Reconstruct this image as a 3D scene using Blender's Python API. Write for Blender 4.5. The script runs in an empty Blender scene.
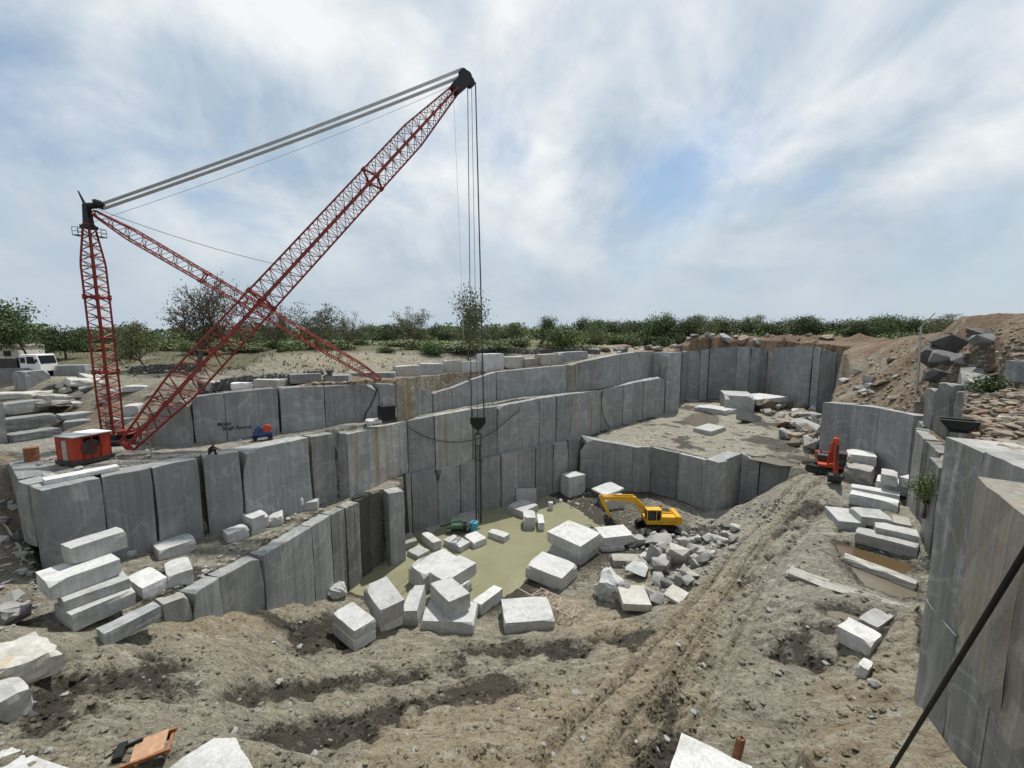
import bpy, bmesh, math, random
import numpy as np
from mathutils import Vector, Matrix, Euler
from mathutils.geometry import interpolate_bezier
R = math.radians
sc = bpy.context.scene
COL = sc.collection
# ------------------------------------------------------------------ camera
F = 400.0; PITCH = R(6.6); H = 24.0           # focal length in pixels, camera height above the pool
cd = bpy.data.cameras.new('camera'); cam = bpy.data.objects.new('camera', cd); COL.objects.link(cam)
cam.location = (0, 0, H); cam.rotation_euler = (R(90) - PITCH, 0, 0)
cd.sensor_width = 36; cd.lens = 36 * F / 1024; cd.clip_start = 0.1; cd.clip_end = 8000
sc.camera = cam
# ------------------------------------------------------------------ light
SKYW = 27.1
SUN_EL, SUN_AZ = 63, 26                        # azimuth clockwise from +Y
w = bpy.data.worlds.new('World'); sc.world = w; w.use_nodes = True
NT = w.node_tree; NT.nodes.clear()
def nn(nt, t, **k):
    n = nt.nodes.new(t)
    for a, b in k.items():
        if a.startswith('i_'):
            key = a[2:]; key = int(key) if key.isdigit() else key
            n.inputs[key].default_value = b
        else: setattr(n, a, b)
    return n
def lk(nt, a, b, ao=0, bi=0): nt.links.new(a.outputs[ao], b.inputs[bi])
sky = nn(NT, 'ShaderNodeTexSky', sky_type='NISHITA', sun_disc=False, sun_elevation=R(SUN_EL), sun_rotation=R(SUN_AZ),
         altitude=300, air_density=1.2, dust_density=0.8, ozone_density=1.0)
tc = nn(NT, 'ShaderNodeTexCoord'); sep = nn(NT, 'ShaderNodeSeparateXYZ'); lk(NT, tc, sep)
den = nn(NT, 'ShaderNodeMath', operation='MAXIMUM', i_1=0.0); lk(NT, sep, den, 2)
den2 = nn(NT, 'ShaderNodeMath', operation='ADD', i_1=0.60); lk(NT, den, den2)
dx = nn(NT, 'ShaderNodeMath', operation='DIVIDE'); lk(NT, sep, dx, 0); lk(NT, den2, dx, 0, 1)
dy = nn(NT, 'ShaderNodeMath', operation='DIVIDE'); lk(NT, sep, dy, 1); lk(NT, den2, dy, 0, 1)
cb = nn(NT, 'ShaderNodeCombineXYZ'); lk(NT, dx, cb); lk(NT, dy, cb, 0, 1)
n1 = nn(NT, 'ShaderNodeTexNoise', noise_dimensions='4D', i_W=SKYW, i_Scale=1.9, i_Detail=11, i_Roughness=0.55, i_Distortion=0.35); lk(NT, cb, n1)
n2 = nn(NT, 'ShaderNodeTexNoise', noise_dimensions='4D', i_W=SKYW + 4.4, i_Scale=3.4, i_Detail=10, i_Roughness=0.56, i_Distortion=.4); lk(NT, cb, n2)
r1 = nn(NT, 'ShaderNodeValToRGB'); r1.color_ramp.elements[0].position = 0.37; r1.color_ramp.elements[1].position = 0.49
r1.color_ramp.elements[0].color = (.25, .25, .25, 1)
lk(NT, n1, r1)
r2 = nn(NT, 'ShaderNodeValToRGB'); e = r2.color_ramp.elements
e[0].position = .38; e[0].color = (7.7, 9.6, 11.6, 1); e[1].position = .64; e[1].color = (15.8, 16.2, 16.4, 1)
lk(NT, n2, r2)
mx = nn(NT, 'ShaderNodeMix', data_type='RGBA'); lk(NT, r1, mx, 0, 0)
sm = nn(NT, 'ShaderNodeMix', data_type='RGBA', blend_type='MULTIPLY'); sm.inputs[0].default_value = 1; NT.links.new(sky.outputs[0], sm.inputs[6]); sm.inputs[7].default_value = (1.65, 1.85, 1.95, 1); NT.links.new(sm.outputs[2], mx.inputs[6]); NT.links.new(r2.outputs[0], mx.inputs[7])
hz0 = nn(NT, 'ShaderNodeMapRange', i_1=0.0, i_2=0.40, i_3=0.9, i_4=0.0); hz0.interpolation_type = 'SMOOTHSTEP'; lk(NT, sep, hz0, 2)
mh = nn(NT, 'ShaderNodeMix', data_type='RGBA'); NT.links.new(hz0.outputs[0], mh.inputs[0]); NT.links.new(mx.outputs[2], mh.inputs[6]); mh.inputs[7].default_value = (8.9, 10.4, 11.7, 1)
bg = nn(NT, 'ShaderNodeBackground', i_Strength=0.058); NT.links.new(mh.outputs[2], bg.inputs[0])
wo = nn(NT, 'ShaderNodeOutputWorld'); lk(NT, bg, wo)
sd = bpy.data.lights.new('sun', 'SUN'); sd.energy = 4.6; sd.angle = R(0.8); sd.color = (1, .955, .88)
sun = bpy.data.objects.new('sun', sd); COL.objects.link(sun)
sdir = Vector((math.cos(R(SUN_EL)) * math.sin(R(SUN_AZ)), math.cos(R(SUN_EL)) * math.cos(R(SUN_AZ)), math.sin(R(SUN_EL))))
sun.rotation_euler = sdir.to_track_quat('Z', 'Y').to_euler(); sun.location = (0, 0, 90)
sc.view_settings.view_transform = 'Standard'; sc.view_settings.look = 'None'
sc.view_settings.exposure = 0.0; sc.view_settings.gamma = 1.0
sc.cycles.use_denoising = True; sc.cycles.max_bounces = 6
# ------------------------------------------------------------------ survey helpers: pixel of the photo + a known height -> point in the place
cP, sP = math.cos(PITCH), math.sin(PITCH)
def ray(u, v):
    a = (u - 512) / F; b = (384 - v) / F
    return a, cP + b * sP, -sP + b * cP
def P(u, v, z):
    x, y, q = ray(u, v); t = (z - H) / q
    return Vector((x * t, y * t, z))
def PY(u, v, Y):
    x, y, q = ray(u, v); t = Y / y
    return Vector((x * t, Y, H + q * t))
def zat(u, v, p):
    x, y, q = ray(u, v); t = math.hypot(p[0], p[1]) / math.hypot(x, y)
    return H + q * t
def RW(u, v, poly):                            # where the sight line meets the vertical wall standing over poly
    x, y, q = ray(u, v); best = None
    for (a, b) in zip(poly[:-1], poly[1:]):
        ex, ey = b[0] - a[0], b[1] - a[1]
        den = x * ey - y * ex
        if abs(den) < 1e-9: continue
        t = (a[0] * ey - a[1] * ex) / den; s = (a[0] * y - a[1] * x) / den
        if -0.02 <= s <= 1.02 and t > 0 and (best is None or t < best): best = t
    return Vector((x * best, y * best, H + q * best))
def offs(poly, d):                             # polyline moved to the left of its direction
    out = []
    for i, p in enumerate(poly):
        a = poly[max(i - 1, 0)]; b = poly[min(i + 1, len(poly) - 1)]
        ex, ey = b[0] - a[0], b[1] - a[1]; l = math.hypot(ex, ey) or 1
        out.append((p[0] - ey / l * d, p[1] + ex / l * d))
    return out
# ------------------------------------------------------------------ noise on arrays
def vnoise(x, y, seed=0):
    xi = np.floor(x).astype(np.int64); yi = np.floor(y).astype(np.int64)
    fx = x - xi; fy = y - yi; fx = fx * fx * (3 - 2 * fx); fy = fy * fy * (3 - 2 * fy)
    def h(a, b):
        n = (a * 374761393 + b * 668265263 + seed * 974711) & 0x7fffffff
        n = ((n ^ (n >> 13)) * 1274126177) & 0x7fffffff
        return ((n ^ (n >> 16)) & 0xffff) / 65535.0
    return (h(xi, yi) * (1 - fx) + h(xi + 1, yi) * fx) * (1 - fy) + (h(xi, yi + 1) * (1 - fx) + h(xi + 1, yi + 1) * fx) * fy
def fbm(x, y, seed=0, o=4):
    s = 0; a = 1; t = 0
    for k in range(o):
        s = s + a * (vnoise(x * 2 ** k + k * 17.3, y * 2 ** k - k * 9.1, seed + k) - .5); t += a; a *= .5
    return s / t * 2
def sstep(a, b, x):
    t = np.clip((x - a) / (b - a), 0, 1); return t * t * (3 - 2 * t)
def inpoly(px, py, poly):
    r = np.zeros(px.shape, bool); n = len(poly); j = n - 1
    for i in range(n):
        xi, yi = poly[i][0], poly[i][1]; xj, yj = poly[j][0], poly[j][1]
        if yi != yj:
            c = ((yi > py) != (yj > py)) & (px < (xj - xi) * (py - yi) / (yj - yi) + xi)
            r ^= c
        j = i
    return r
def dline(px, py, poly):                       # distance to a polyline
    d = np.full(px.shape, 1e9)
    for a, b in zip(poly[:-1], poly[1:]):
        ex, ey = b[0] - a[0], b[1] - a[1]; l2 = ex * ex + ey * ey + 1e-12
        t = np.clip(((px - a[0]) * ex + (py - a[1]) * ey) / l2, 0, 1)
        d = np.minimum(d, np.hypot(px - a[0] - t * ex, py - a[1] - t * ey))
    return d
class TPS:
    def __init__(s, pts, lam=0.3):
        q = np.array([[p[0], p[1], p[2]] for p in pts], float); s.c = q[:, :2] / 10; n = len(q)
        K = s.k(np.hypot(s.c[:, None, 0] - s.c[None, :, 0], s.c[:, None, 1] - s.c[None, :, 1])) + lam * .05 * np.eye(n)
        Pm = np.hstack([np.ones((n, 1)), s.c]); A = np.zeros((n + 3, n + 3)); A[:n, :n] = K; A[:n, n:] = Pm; A[n:, :n] = Pm.T
        s.w = np.linalg.solve(A, np.concatenate([q[:, 2], np.zeros(3)]))
    def k(s, r): return np.where(r > 1e-9, r * r * np.log(r + 1e-12), 0)
    def __call__(s, x, y):
        x = np.asarray(x, float) / 10; y = np.asarray(y, float) / 10; o = s.w[-3] + s.w[-2] * x + s.w[-1] * y
        for (cx, cy), ww in zip(s.c, s.w[:-3]): o = o + ww * s.k(np.hypot(x - cx, y - cy))
        return o
# ------------------------------------------------------------------ survey of the benches
def lerpx(x, tab): return float(np.interp(x, [t[0] for t in tab], [t[1] for t in tab]))
def ledge_z(x): return lerpx(x, [(-27, 9.7), (-12, 7.8), (0, 7.8)])
def plat_z(x): return lerpx(x, [(-30, 15.2), (-17, 15.1), (-15, 14.7), (-11, 14.3), (-5, 14.6), (1, 15.1), (10, 15.2)])
def PF(u, v, f):
    z = 10
    for _ in range(25): p = P(u, v, z); z = f(p.x)
    return p
# lowest wall at the back of the pool
T1u = [(402, 538), (413, 533.5), (439, 525), (461, 516), (482, 511.5), (501, 507), (518, 503), (536, 498.5), (553, 494), (568, 489.5), (579, 486)]
T1 = [P(u, v, 0) for u, v in T1u]
def t1top(u): return float(np.interp(u, [403, 436, 472, 520, 579], [475, 469, 461, 451, 437.5]))
T1p = [Vector((p.x, p.y, zat(u, t1top(u), p))) for p, (u, v) in zip(T1, T1u)]
# middle wall
T2 = [P(u, v, z) for u, v, z in [(2, 458, 15.2), (15, 480, 15.2), (28, 485, 15.2), (41, 491, 15.2), (101, 477, 15.2), (151, 468, 15.2), (198, 458, 15.2),
      (240, 451, 15.2), (308, 437, 15.1), (334, 433, 14.9), (347, 434, 14.7)]]
b1 = offs(T1, .5); b1 = b1 + [tuple(P(602, 430, 7.4)[:2]), tuple(P(633.7, 422.5, 7.3)[:2]), tuple(P(665.5, 414, 7.3)[:2]), tuple(P(680, 410, 7.3)[:2])]
T2b = [RW(u, v, b1) for u, v in [(407, 421), (434, 416), (472, 409), (497, 406.5), (521.7, 402), (540, 398.5), (557, 396), (573, 393.8), (601.7, 390), (613, 387.5), (624, 385), (633, 383), (644, 381), (665, 377)]]
T2 = T2 + T2b
# ledge front
LFu = [(97, 636), (130, 621), (163, 606), (192, 594), (220, 578), (263, 555.5), (311.6, 526.5), (331, 515), (345, 508), (359.5, 502), (373, 497.5), (387, 492.5), (402, 490)]
LF = [PF(u, v, ledge_z) for u, v in LFu]
# upper wall
T3u = [(150, 447, 414), (195, 443, 397), (228, 440.5, 393), (281, 432, 388), (326, 426.5, 386), (380, 420, 384), (396, 418.5, 384), (415, 415, 386), (433, 411.5, 393), (452, 408, 388),
       (472, 404.5, 380), (497, 400, 372), (567, 391.5, 365), (602, 387, 357.5), (620, 383.5, 354), (639, 379, 352), (657, 375, 352)]
T3 = []
for u, vb, vt in T3u:
    p = PF(u, vb, plat_z); T3.append(Vector((p.x, p.y, zat(u, vt, p))))
FARu = [(680.5, 404, 352), (686, 400, 351), (699, 399.5, 351), (707, 399, 349), (734, 399.5, 346.5), (747, 399.8, 347), (757, 400, 348), (765, 400, 350), (781, 400.5, 361), (792, 401, 366)]
def fz(lst, z):
    o = []
    for u, vb, vt in lst:
        p = P(u, vb, z); o.append(Vector((p.x, p.y, zat(u, vt, p))))
    return o
FAR = fz(FARu, 7.3)
TALL = fz([(665, 413.5, 352.5), (679, 411.5, 352)], 7.3)
PRO = fz([(795, 410, 346), (808, 411, 347), (816, 412, 348), (832, 413, 353), (846, 414, 355)], 7.3)
# mid bench front
MBu = [(579, 487, 437.5), (632, 491, 447), (650, 490, 447), (676, 498, 453), (700, 507, 459), (716, 514, 462), (738, 502, 453), (757, 505, 462)]
MBF = fz(MBu, .3) + [Vector((37.3, 52.0, 6.7))]
# right-hand walls
WD = fz([(818, 456, 400), (846, 463, 403), (872, 473, 407), (905, 491, 412.5)], 7.3)
WD = [Vector((p.x, p.y, 15.0 + .25 * i)) for i, p in enumerate(WD)]
S1 = [Vector(t) for t in [(42.2, 41.8, 15.5), (40.8, 39.6, 15.1), (40.2, 39.2, 14.9), (38.4, 36.6, 14.6), (37.6, 36.0, 14.5), (36.2, 33.6, 14.1), (35.4, 33.0, 14.0), (33.8, 30.6, 13.7), (31.0, 28.0, 13.4), (27, 24.5, 13.0), (22, 20, 12.6)]]
S2 = [Vector(t) for t in [(52.0, 44.5, 22.3), (47.6, 42.0, 21.6), (46.5, 41.5, 21.2), (42.0, 37.0, 19.8), (40.6, 35.6, 20.2), (39.0, 34.0, 20.6), (37.4, 32.0, 20.2), (35.6, 30.2, 19.6), (28, 23, 19.6), (20, 17.5, 20)]]
R2 = [P(945, 437, 20.0), P(982, 452, 20.0), P(1024, 468, 20.0), Vector((14.6, 9.6, 20.05)), Vector((13.4, 6.5, 20.1))]
R1 = [P(974, 475, 20.1), P(1024, 520, 20.15), Vector((9.4, 5.6, 20.2)), Vector((8.0, 2.6, 20.2))]
T1b = offs(T1, .7); T2o = offs(T2, 1.1); T3o = offs(T3, 1.1); LFo = offs(LF, 1.1)
POLY_U = [tuple(p) for p in T3o] + [(37, 99)] + offs(TALL, 2.0) + offs(FAR, .8) + [(76, 102)] + offs(PRO, .8)[::1] + [(3500, 88), (3500, 4500), (-3500, 4500), (-3500, 41), (-60, 41), (-43, 37.5)]
POLY_P = T2o + [(36, 96)] + [tuple(p) for p in T3o[::-1]] + [(-43, 37.5), (-52, 39.3), (-46, 33)]
POLY_L = [(-24.5, 17.2)] + LFo + [T1b[1]] + T1b[2:] + [(14, 66)] + T2o[::-1][12:] + [(-27.6, 21.8)]
POLY_M = offs(MBF, .7) + [(44.5, 52.5), (45.5, 57)] + [(61, 72), (69, 84), (71, 90), (72, 104), (40, 110), (36, 98)] + T2o[::-1][:5]
POLY_R = [(45.8, 57), (45.6, 55)] + offs(WD, .7) + offs(S1, .8) + offs(R2, .8)[0:] + [(13, -10), (3500, -10), (3500, 88.2), (75, 89), (69, 84), (61, 72)]
# terrain control points
PITC = [P(*t) for t in [(340, 588, .15), (352, 600, .5), (370, 585, -.5), (405, 575, -.7), (450, 560, -1), (510, 560, -.9), (520, 520, -.9), (480, 530, -1), (545, 505, -.2), (570, 500, .1),
    (500, 605, .1), (535, 580, .1), (560, 515, -.25), (590, 515, .05), (600, 500, .15), (650, 530, .3), (700, 512, .3), (740, 506, .4), (640, 500, .2), (690, 545, .6), (650, 570, .5), (600, 570, .3),
    (720, 530, 1.0), (665, 500, .35), (690, 506, .35), (620, 492, .25), (762, 515, 3.4), (777, 500, 5.3), (792, 485, 6.6), (745, 545, 4.0), (725, 575, 3.7), (705, 612, 3.7), (690, 595, 2.3), (700, 565, 1.3), (660, 640, 3.3), (640, 680, 4.0), (600, 720, 5), (560, 762, 6.0),
    (625, 612, 1.2), (665, 605, 2.0), (560, 640, 1.3), (590, 610, .7), (480, 640, 1.1), (420, 650, 1.4), (350, 655, 1.8), (300, 640, 3.2), (285, 595, 3.4), (215, 615, 6.4), (250, 602, 5.0), (320, 600, 1.2), (110, 658, 8.9),
    (60, 640, 9.7), (20, 600, 10.3), (60, 700, 9.6), (150, 680, 8.0), (160, 640, 7.9), (250, 680, 5.4), (300, 720, 5.8), (380, 710, 3.9), (440, 690, 3.1), (400, 764, 5.9), (250, 764, 8.2), (100, 765, 9.8), (500, 720, 4.7), (500, 766, 6.0),
    (520, 670, 2.5), (0, 690, 10.2), (20, 560, 10.8), (2, 520, 12.0), (40, 580, 10.0), (0, 480, 14.2),
    (700, 700, 5.4), (780, 690, 5.7), (760, 600, 5.3), (800, 600, 5.8), (850, 560, 5.8), (880, 590, 5.5), (905, 572, 5.7), (830, 640, 5.8), (880, 545, 6.1), (850, 500, 6.9), (890, 505, 6.9), (800, 475, 7.2), (830, 485, 7.1), (780, 740, 6.3), (700, 762, 6.4),
    (850, 700, 6.9), (885, 740, 7.6), (897, 660, 7.0), (830, 766, 7.2), (880, 480, 7.2), (900, 530, 6.8), (800, 540, 6.2), (760, 560, 5.2)]]
PITC += [Vector(t) for t in [(46, 50, 7.3), (40, 50, 7.2), (0, 8, 7), (8, 8, 8), (-10, 8, 9), (-20, 8, 10), (-40, 10, 12.5), (-45, 25, 15), (14, 13, 8), (22, 21, 7.2), (-45, 34, 15)]]
tpsP = TPS(PITC)
RIC = [P(*t) for t in [(850, 402, 15.1), (890, 408, 15.5), (870, 385, 15.9), (950, 437, 19.8), (1024, 468, 19.8), (985, 430, 20), (1024, 440, 20), (1024, 425, 20.3)]]
RIC += [PY(*t) for t in [(840, 385, 60), (870, 365, 66), (850, 362, 76), (850, 350, 84), (885, 347, 72), (905, 342, 64), (905, 380, 52), (940, 335, 56), (960, 318, 50), (1000, 316, 46), (1024, 318, 43), (1000, 345, 38), (1000, 372, 30), (960, 360, 40), (1020, 395, 24), (975, 392, 27), (955, 388, 31), (960, 410, 25)]]
RIC += [Vector(t) for t in [(43.5, 42, 15.6), (42, 40, 15.3), (39, 35.5, 14.5), (37, 33, 14.2), (35, 29, 19.4), (28, 22, 19.6), (16, 6, 20.2), (14, 2, 21), (30, 5, 21), (60, 5, 23), (90, 30, 26), (90, 60, 25), (100, 88, 22.5), (75, 88, 22), (60, 75, 18.5), (52, 62, 15.6), (70, 60, 23.5), (60, 40, 26.2)]]
tpsR = TPS(RIC)
PUDDLES = [('p', [(835, 543), (858, 548), (905, 562), (919, 571), (905, 573), (880, 567), (850, 559), (838, 552)], 5.75),
           ('p', [(840, 562), (866, 565), (892, 578), (918, 588), (922, 600), (905, 600), (880, 592), (862, 586)], 5.5),
           ('p', [(817, 607), (838, 609), (862, 617), (870, 627), (848, 624), (826, 616)], 5.72),
           ('p', [(684, 420), (694, 415), (712, 414), (718, 420), (714, 427), (698, 428)], 7.15),
           ('p', [(752, 459), (770, 456), (788, 461), (798, 466), (780, 465)], 7.1),
           ('p', [(452, 700), (470, 692), (500, 690), (492, 700)], 3.3)]
PUDW = [([P(u, v, z) for u, v in pts], z) for _, pts, z in PUDDLES]
RUT = [P(*t) for t in [(560, 775, 6.1), (600, 722, 5), (640, 680, 4.0), (672, 640, 3.6), (705, 600, 3.7), (728, 570, 3.8), (748, 540, 4.2), (768, 512, 5.2), (795, 488, 6.8), (815, 478, 7.1)]]
RUTS = [offs(RUT, .95), offs(RUT, -.95)]
RUTB = [P(*t) for t in [(650, 768, 6.0), (690, 700, 5.2), (715, 650, 4.6), (740, 610, 4.6), (770, 560, 5.2), (800, 520, 6.4), (815, 490, 7.1)]]
RUTSB = [offs(RUTB, .95), offs(RUTB, -.95)]
MUDL = [[P(*t) for t in L] for L in [
    [(300, 742, 5.6), (350, 722, 4.8), (400, 705, 3.8), (450, 690, 3.2), (500, 694, 3.4)], [(420, 672, 2.4), (470, 655, 1.7), (540, 645, 1.6), (600, 640, 1.8), (640, 640, 2.4)],
    [(250, 700, 5.8), (310, 685, 4.6), (380, 672, 2.9)], [(660, 668, 4), (690, 628, 3.8), (716, 590, 3.8), (745, 558, 4.4), (775, 525, 5.6), (800, 500, 6.6)], [(655, 690, 4.2), (672, 720, 5), (665, 760, 6)],
    [(60, 690, 9.6), (110, 680, 9.0), (150, 668, 8.4)], [(560, 540, 0), (620, 528, .2), (700, 530, .4), (720, 540, 1)], [(345, 640, 1.6), (330, 625, 1.4), (300, 650, 3.2)], [(800, 640, 5.7), (840, 630, 5.8), (870, 640, 6)], [(640, 425, 7.3), (680, 440, 7.3), (730, 430, 7.3)],
    [(810, 500, 6.9), (850, 512, 6.6), (870, 540, 6.2)]]]
SAND = [[P(*t) for t in L] for L in [[(400, 768, 6), (430, 735, 5), (500, 710, 4.4), (560, 700, 4.4)], [(470, 768, 6), (540, 735, 5.2), (600, 712, 4.8)], [(560, 770, 6), (640, 680, 4), (700, 608, 3.7), (760, 520, 5), (795, 488, 6.8)], [(660, 700, 4.6), (640, 760, 6)], [(880, 740, 7.6), (895, 670, 7), (870, 700, 7)], [(560, 610, .5), (600, 630, 1.2), (640, 650, 2.4)], [(280, 600, 3), (200, 625, 6.6)]]]
STEP = [P(*t) for t in [(790, 778, 6.6), (845, 705, 6.4), (868, 672, 6.2), (893, 640, 6.1), (917, 622, 6.1)]] + [Vector((21, 19, 6)), Vector((17.5, 11, 6)), Vector((12, 8, 6))]
HUMP = [P(*t) for t in [(430, 760, 6), (500, 725, 4.8), (545, 712, 4.6)]]
def terrain(x, y, cols=False):
    x = np.asarray(x, float); y = np.asarray(y, float); shp = x.shape; x = x.ravel(); y = y.ravel()
    z = np.zeros(x.shape); mud = np.zeros(x.shape); sand = np.zeros(x.shape); soil = np.zeros(x.shape); grass = np.zeros(x.shape); stone = np.zeros(x.shape)
    near = (np.abs(x) < 160) & (y < 260) & (y > -60)
    iu = inpoly(x, y, POLY_U); ip = inpoly(x, y, POLY_P) & ~iu; il = inpoly(x, y, POLY_L) & ~iu & ~ip
    im = inpoly(x, y, POLY_M) & ~iu & ~ip & ~il; ir = inpoly(x, y, POLY_R) & ~iu & ~ip & ~il & ~im
    idf = ~(iu | ip | il | im | ir)
    big = fbm(x / 7, y / 7, 3, 3); mid = fbm(x / 1.7, y / 1.7, 11, 4); fine = fbm(x / .55, y / .55, 23, 3)
    # upper land
    if iu.any():
        X, Y = x[iu], y[iu]; d = dline(X, Y, T3o + [(37, 99)] + offs(FAR, .8) + [(72, 90), (140, 90)])
        dl = dline(X, Y, [(-90, 43), (-60, 41), (-43, 37.5), tuple(T3o[0])])
        rim = np.interp(X, [-45, -34, -28, -20, -12, 0, 16, 30, 46, 80], [15.4, 15.4, 18.4, 19.3, 19.0, 19.1, 20.4, 20.7, 21.4, 22])
        d = np.where(X < -30, np.minimum(d, dl), d)
        rise = np.where(X < -33, (19.3 - rim) * sstep(-.5, 7.5, d) + 2.4 * sstep(13, 34, d), (21.8 - rim) * sstep(3, 20, d)); zz = rim + rise + big[iu] * .5 * sstep(0, 15, d) + mid[iu] * .16
        dr = np.hypot((X - 72) / 16, (Y - 94) / 7); zz += 1.6 * np.clip(1 - dr, 0, 1)
        bk_ = dline(X, Y, [(50, 110.5), (60, 111), (76, 109.5), (92, 100)]); bank = np.exp(-(bk_ / 3.0) ** 2); zz += 2.7 * bank * (1 + .35 * mid[iu] + .3 * big[iu])
        # the broken hollow above the stained slab
        hp = P(448, 386, 18.6); zz -= 1.1 * np.exp(-(((X - hp.x) / 3.2) ** 2 + ((Y - hp.y) / 2.2) ** 2))
        far = np.hypot(X, Y); zz = np.where(far > 300, 21.8 - 1.2 * sstep(300, 900, far), zz)
        z[iu] = zz; soil[iu] = bank * 1.2 + (1 - sstep(1.5, 9, d)) * (.55 + .6 * mid[iu]) + (X > 40) * .5 * (1 - sstep(4, 16, d)); sand[iu] = .15 + .5 * big[iu]; grass[iu] = sstep(8, 22, d) * .95 * (1 - bank)
    if ip.any():
        X = x[ip]; z[ip] = np.interp(X, [-30, -17, -15, -11, -5, 1, 10], [15.2, 15.1, 14.7, 14.3, 14.6, 15.1, 15.2]) - .06 + mid[ip] * .09 + np.maximum(fine[ip], 0) * .05; sand[ip] = .25 + .5 * big[ip]; stone[ip] = .8; mud[ip] = .35 * sstep(.15, .5, big[ip] + mid[ip] * .5)
    if il.any():
        X = x[il]; z[il] = np.interp(X, [-27, -12, 0], [9.7, 7.8, 7.8]) - .06 + mid[il] * .12 + fine[il] * .04; sand[il] = .4; stone[il] = .45; mud[il] = .45 * sstep(.0, .5, mid[il] + big[il]) + .25
    if im.any():
        X, Y = x[im], y[im]
        z[im] = 7.28 + mid[im] * .14 + fine[im] * .05 + big[im] * .12 + .12 * sstep(9, 14, Y - 60); sand[im] = .3 + .4 * big[im]; stone[im] = .45; mud[im] = .75 * sstep(.0, .45, mid[im] * .6 + big[im] * .8 + .1)
        zr = tpsR(X, Y); k = dline(X, Y, [(46, 58), (61, 72), (69, 84)]); z[im] += np.clip(zr - 7.3, 0, 9) * .6 * np.clip(1 - k / 3.0, 0, 1) ** 1.5
    if ir.any():
        X, Y = x[ir], y[ir]; zr = np.clip(tpsR(X, Y), 13.5, 26.5)
        zr = np.where(np.hypot(X, Y) > 130, 21.8, zr)
        # the narrow path behind the thin slabs lies low
        k = dline(X, Y, offs(S1, 1.6)[:8]); zp = np.interp(Y, [28, 42], [13.5, 15.4]); wgt = 1 - sstep(3.1, 3.8, k); zr = zr * (1 - wgt) + np.minimum(zr, zp) * wgt
        lay = fbm(X / 5 + Y / 9, Y / 2.2, 31, 4)
        z[ir] = zr + mid[ir] * .28 + lay * .35 + fine[ir] * .08; soil[ir] = np.clip(.55 + .6 * lay + .2 * (zr > 21), 0, 1); sand[ir] = .35 + .6 * mid[ir]
    if idf.any():
        X, Y = x[idf], y[idf]
        zz = np.clip(tpsP(X, Y), -1.3, 15)
        lw = sstep(-42, -60, X); zz = zz * (1 - lw) + 20 * lw
        near0 = 1 - sstep(1.0, 2.6, Y); zz = zz * (1 - near0) + 22.3 * near0
        rw = sstep(-1.2, -.4, zz - 0) ; 
        md = np.zeros(X.shape)
        for i, L in enumerate(MUDL): md = np.maximum(md, 1 - sstep(.0, 2.6, dline(X, Y, L) + (mid[idf] * 2.2 + fine[idf] * .9 + big[idf] * .8)))
        sn = np.zeros(X.shape)
        for L in SAND: sn = np.maximum(sn, 1 - sstep(.8, 3.2, dline(X, Y, L) + mid[idf] * 1.6))
        zz += .55 * np.exp(-(dline(X, Y, HUMP) / 1.8) ** 2)
        rough = mid[idf] * .27 + fine[idf] * .13 + big[idf] * .2
        # creased crust running along the slope
        cre = fbm(X / 3.2 + .35 * Y, Y / .8 - X * .22, 47, 3); bil = np.abs(fbm(X / 1.4 + 3, Y / .9, 61, 4)); cre2 = fbm(X / 6 + .2 * Y, Y / 1.5 - X * .3, 71, 4); rough = rough + cre * .22 - .55 * np.clip(.16 - bil, 0, 1) + .18 * np.sign(cre2) * np.abs(cre2) ** .5 * .6
        ins = inpoly(X, Y, STEP); sd2 = dline(X, Y, STEP[:5]); zz = zz + np.where(ins, 1.0 * sstep(-.05, .3, sd2) - .12 * np.clip(sd2 - .4, 0, 3), -.12 * np.exp(-(sd2 / .8) ** 2)); sn = np.maximum(sn, ins * .75)
        wet = np.clip((zz - .05) / .5, 0, 1)
        trk = np.exp(-(dline(X, Y, RUT) / 1.5) ** 4); md = md * (1 - .85 * trk); sn = np.maximum(sn, trk)
        for L in RUTS: md = np.maximum(md, .75 * np.exp(-(dline(X, Y, L) / .22) ** 2))
        for L in RUTS + RUTSB:
            dd = dline(X, Y, L); rough = rough * (1 - .6 * np.exp(-(dd / .5) ** 2)) - .26 * np.exp(-(dd / .30) ** 4) + .16 * np.exp(-((dd - .52) / .18) ** 2)
        rough = rough - md * .15 + md * (.30 * fine[idf] + .22 * mid[idf])
        z[idf] = zz + rough * (.12 + .88 * wet); mud[idf] = np.maximum(md * .72, .8 * (1 - wet)); sand[idf] = sn * .9 + .25 * (1 + mid[idf])
        stone[idf] = .35 * sstep(10, 22, X) + .15; sx = sstep(-22, -30, X); soil[idf] = sx * .45
    for pts, zp in PUDW:
        ins = inpoly(x, y, pts); dd = dline(x, y, pts + [pts[0]]); 
        ring = (~ins) & (dd < 1.2) & (np.abs(z - zp) < 1.5) & ~iu & ~ip & ~il
        ins &= (np.abs(z - zp) < 2.0)
        k = sstep(0, .5, dd + mid * .4)
        z = np.where(ins, np.where(dd < .5, zp + .10 - .22 * k, zp - .12), z)
        g = np.clip(dd / 1.2, 0, 1); z = np.where(ring, np.maximum(z * g + (zp + .10) * (1 - g), zp + .03), z)
        mud = np.where(ins | ring, np.maximum(mud, .6 * (1 - np.clip(dd / 1.2, 0, 1) * ~ins)), mud)
    if cols: return z.reshape(shp), mud, sand, soil, grass, stone
    return z.reshape(shp)
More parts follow.
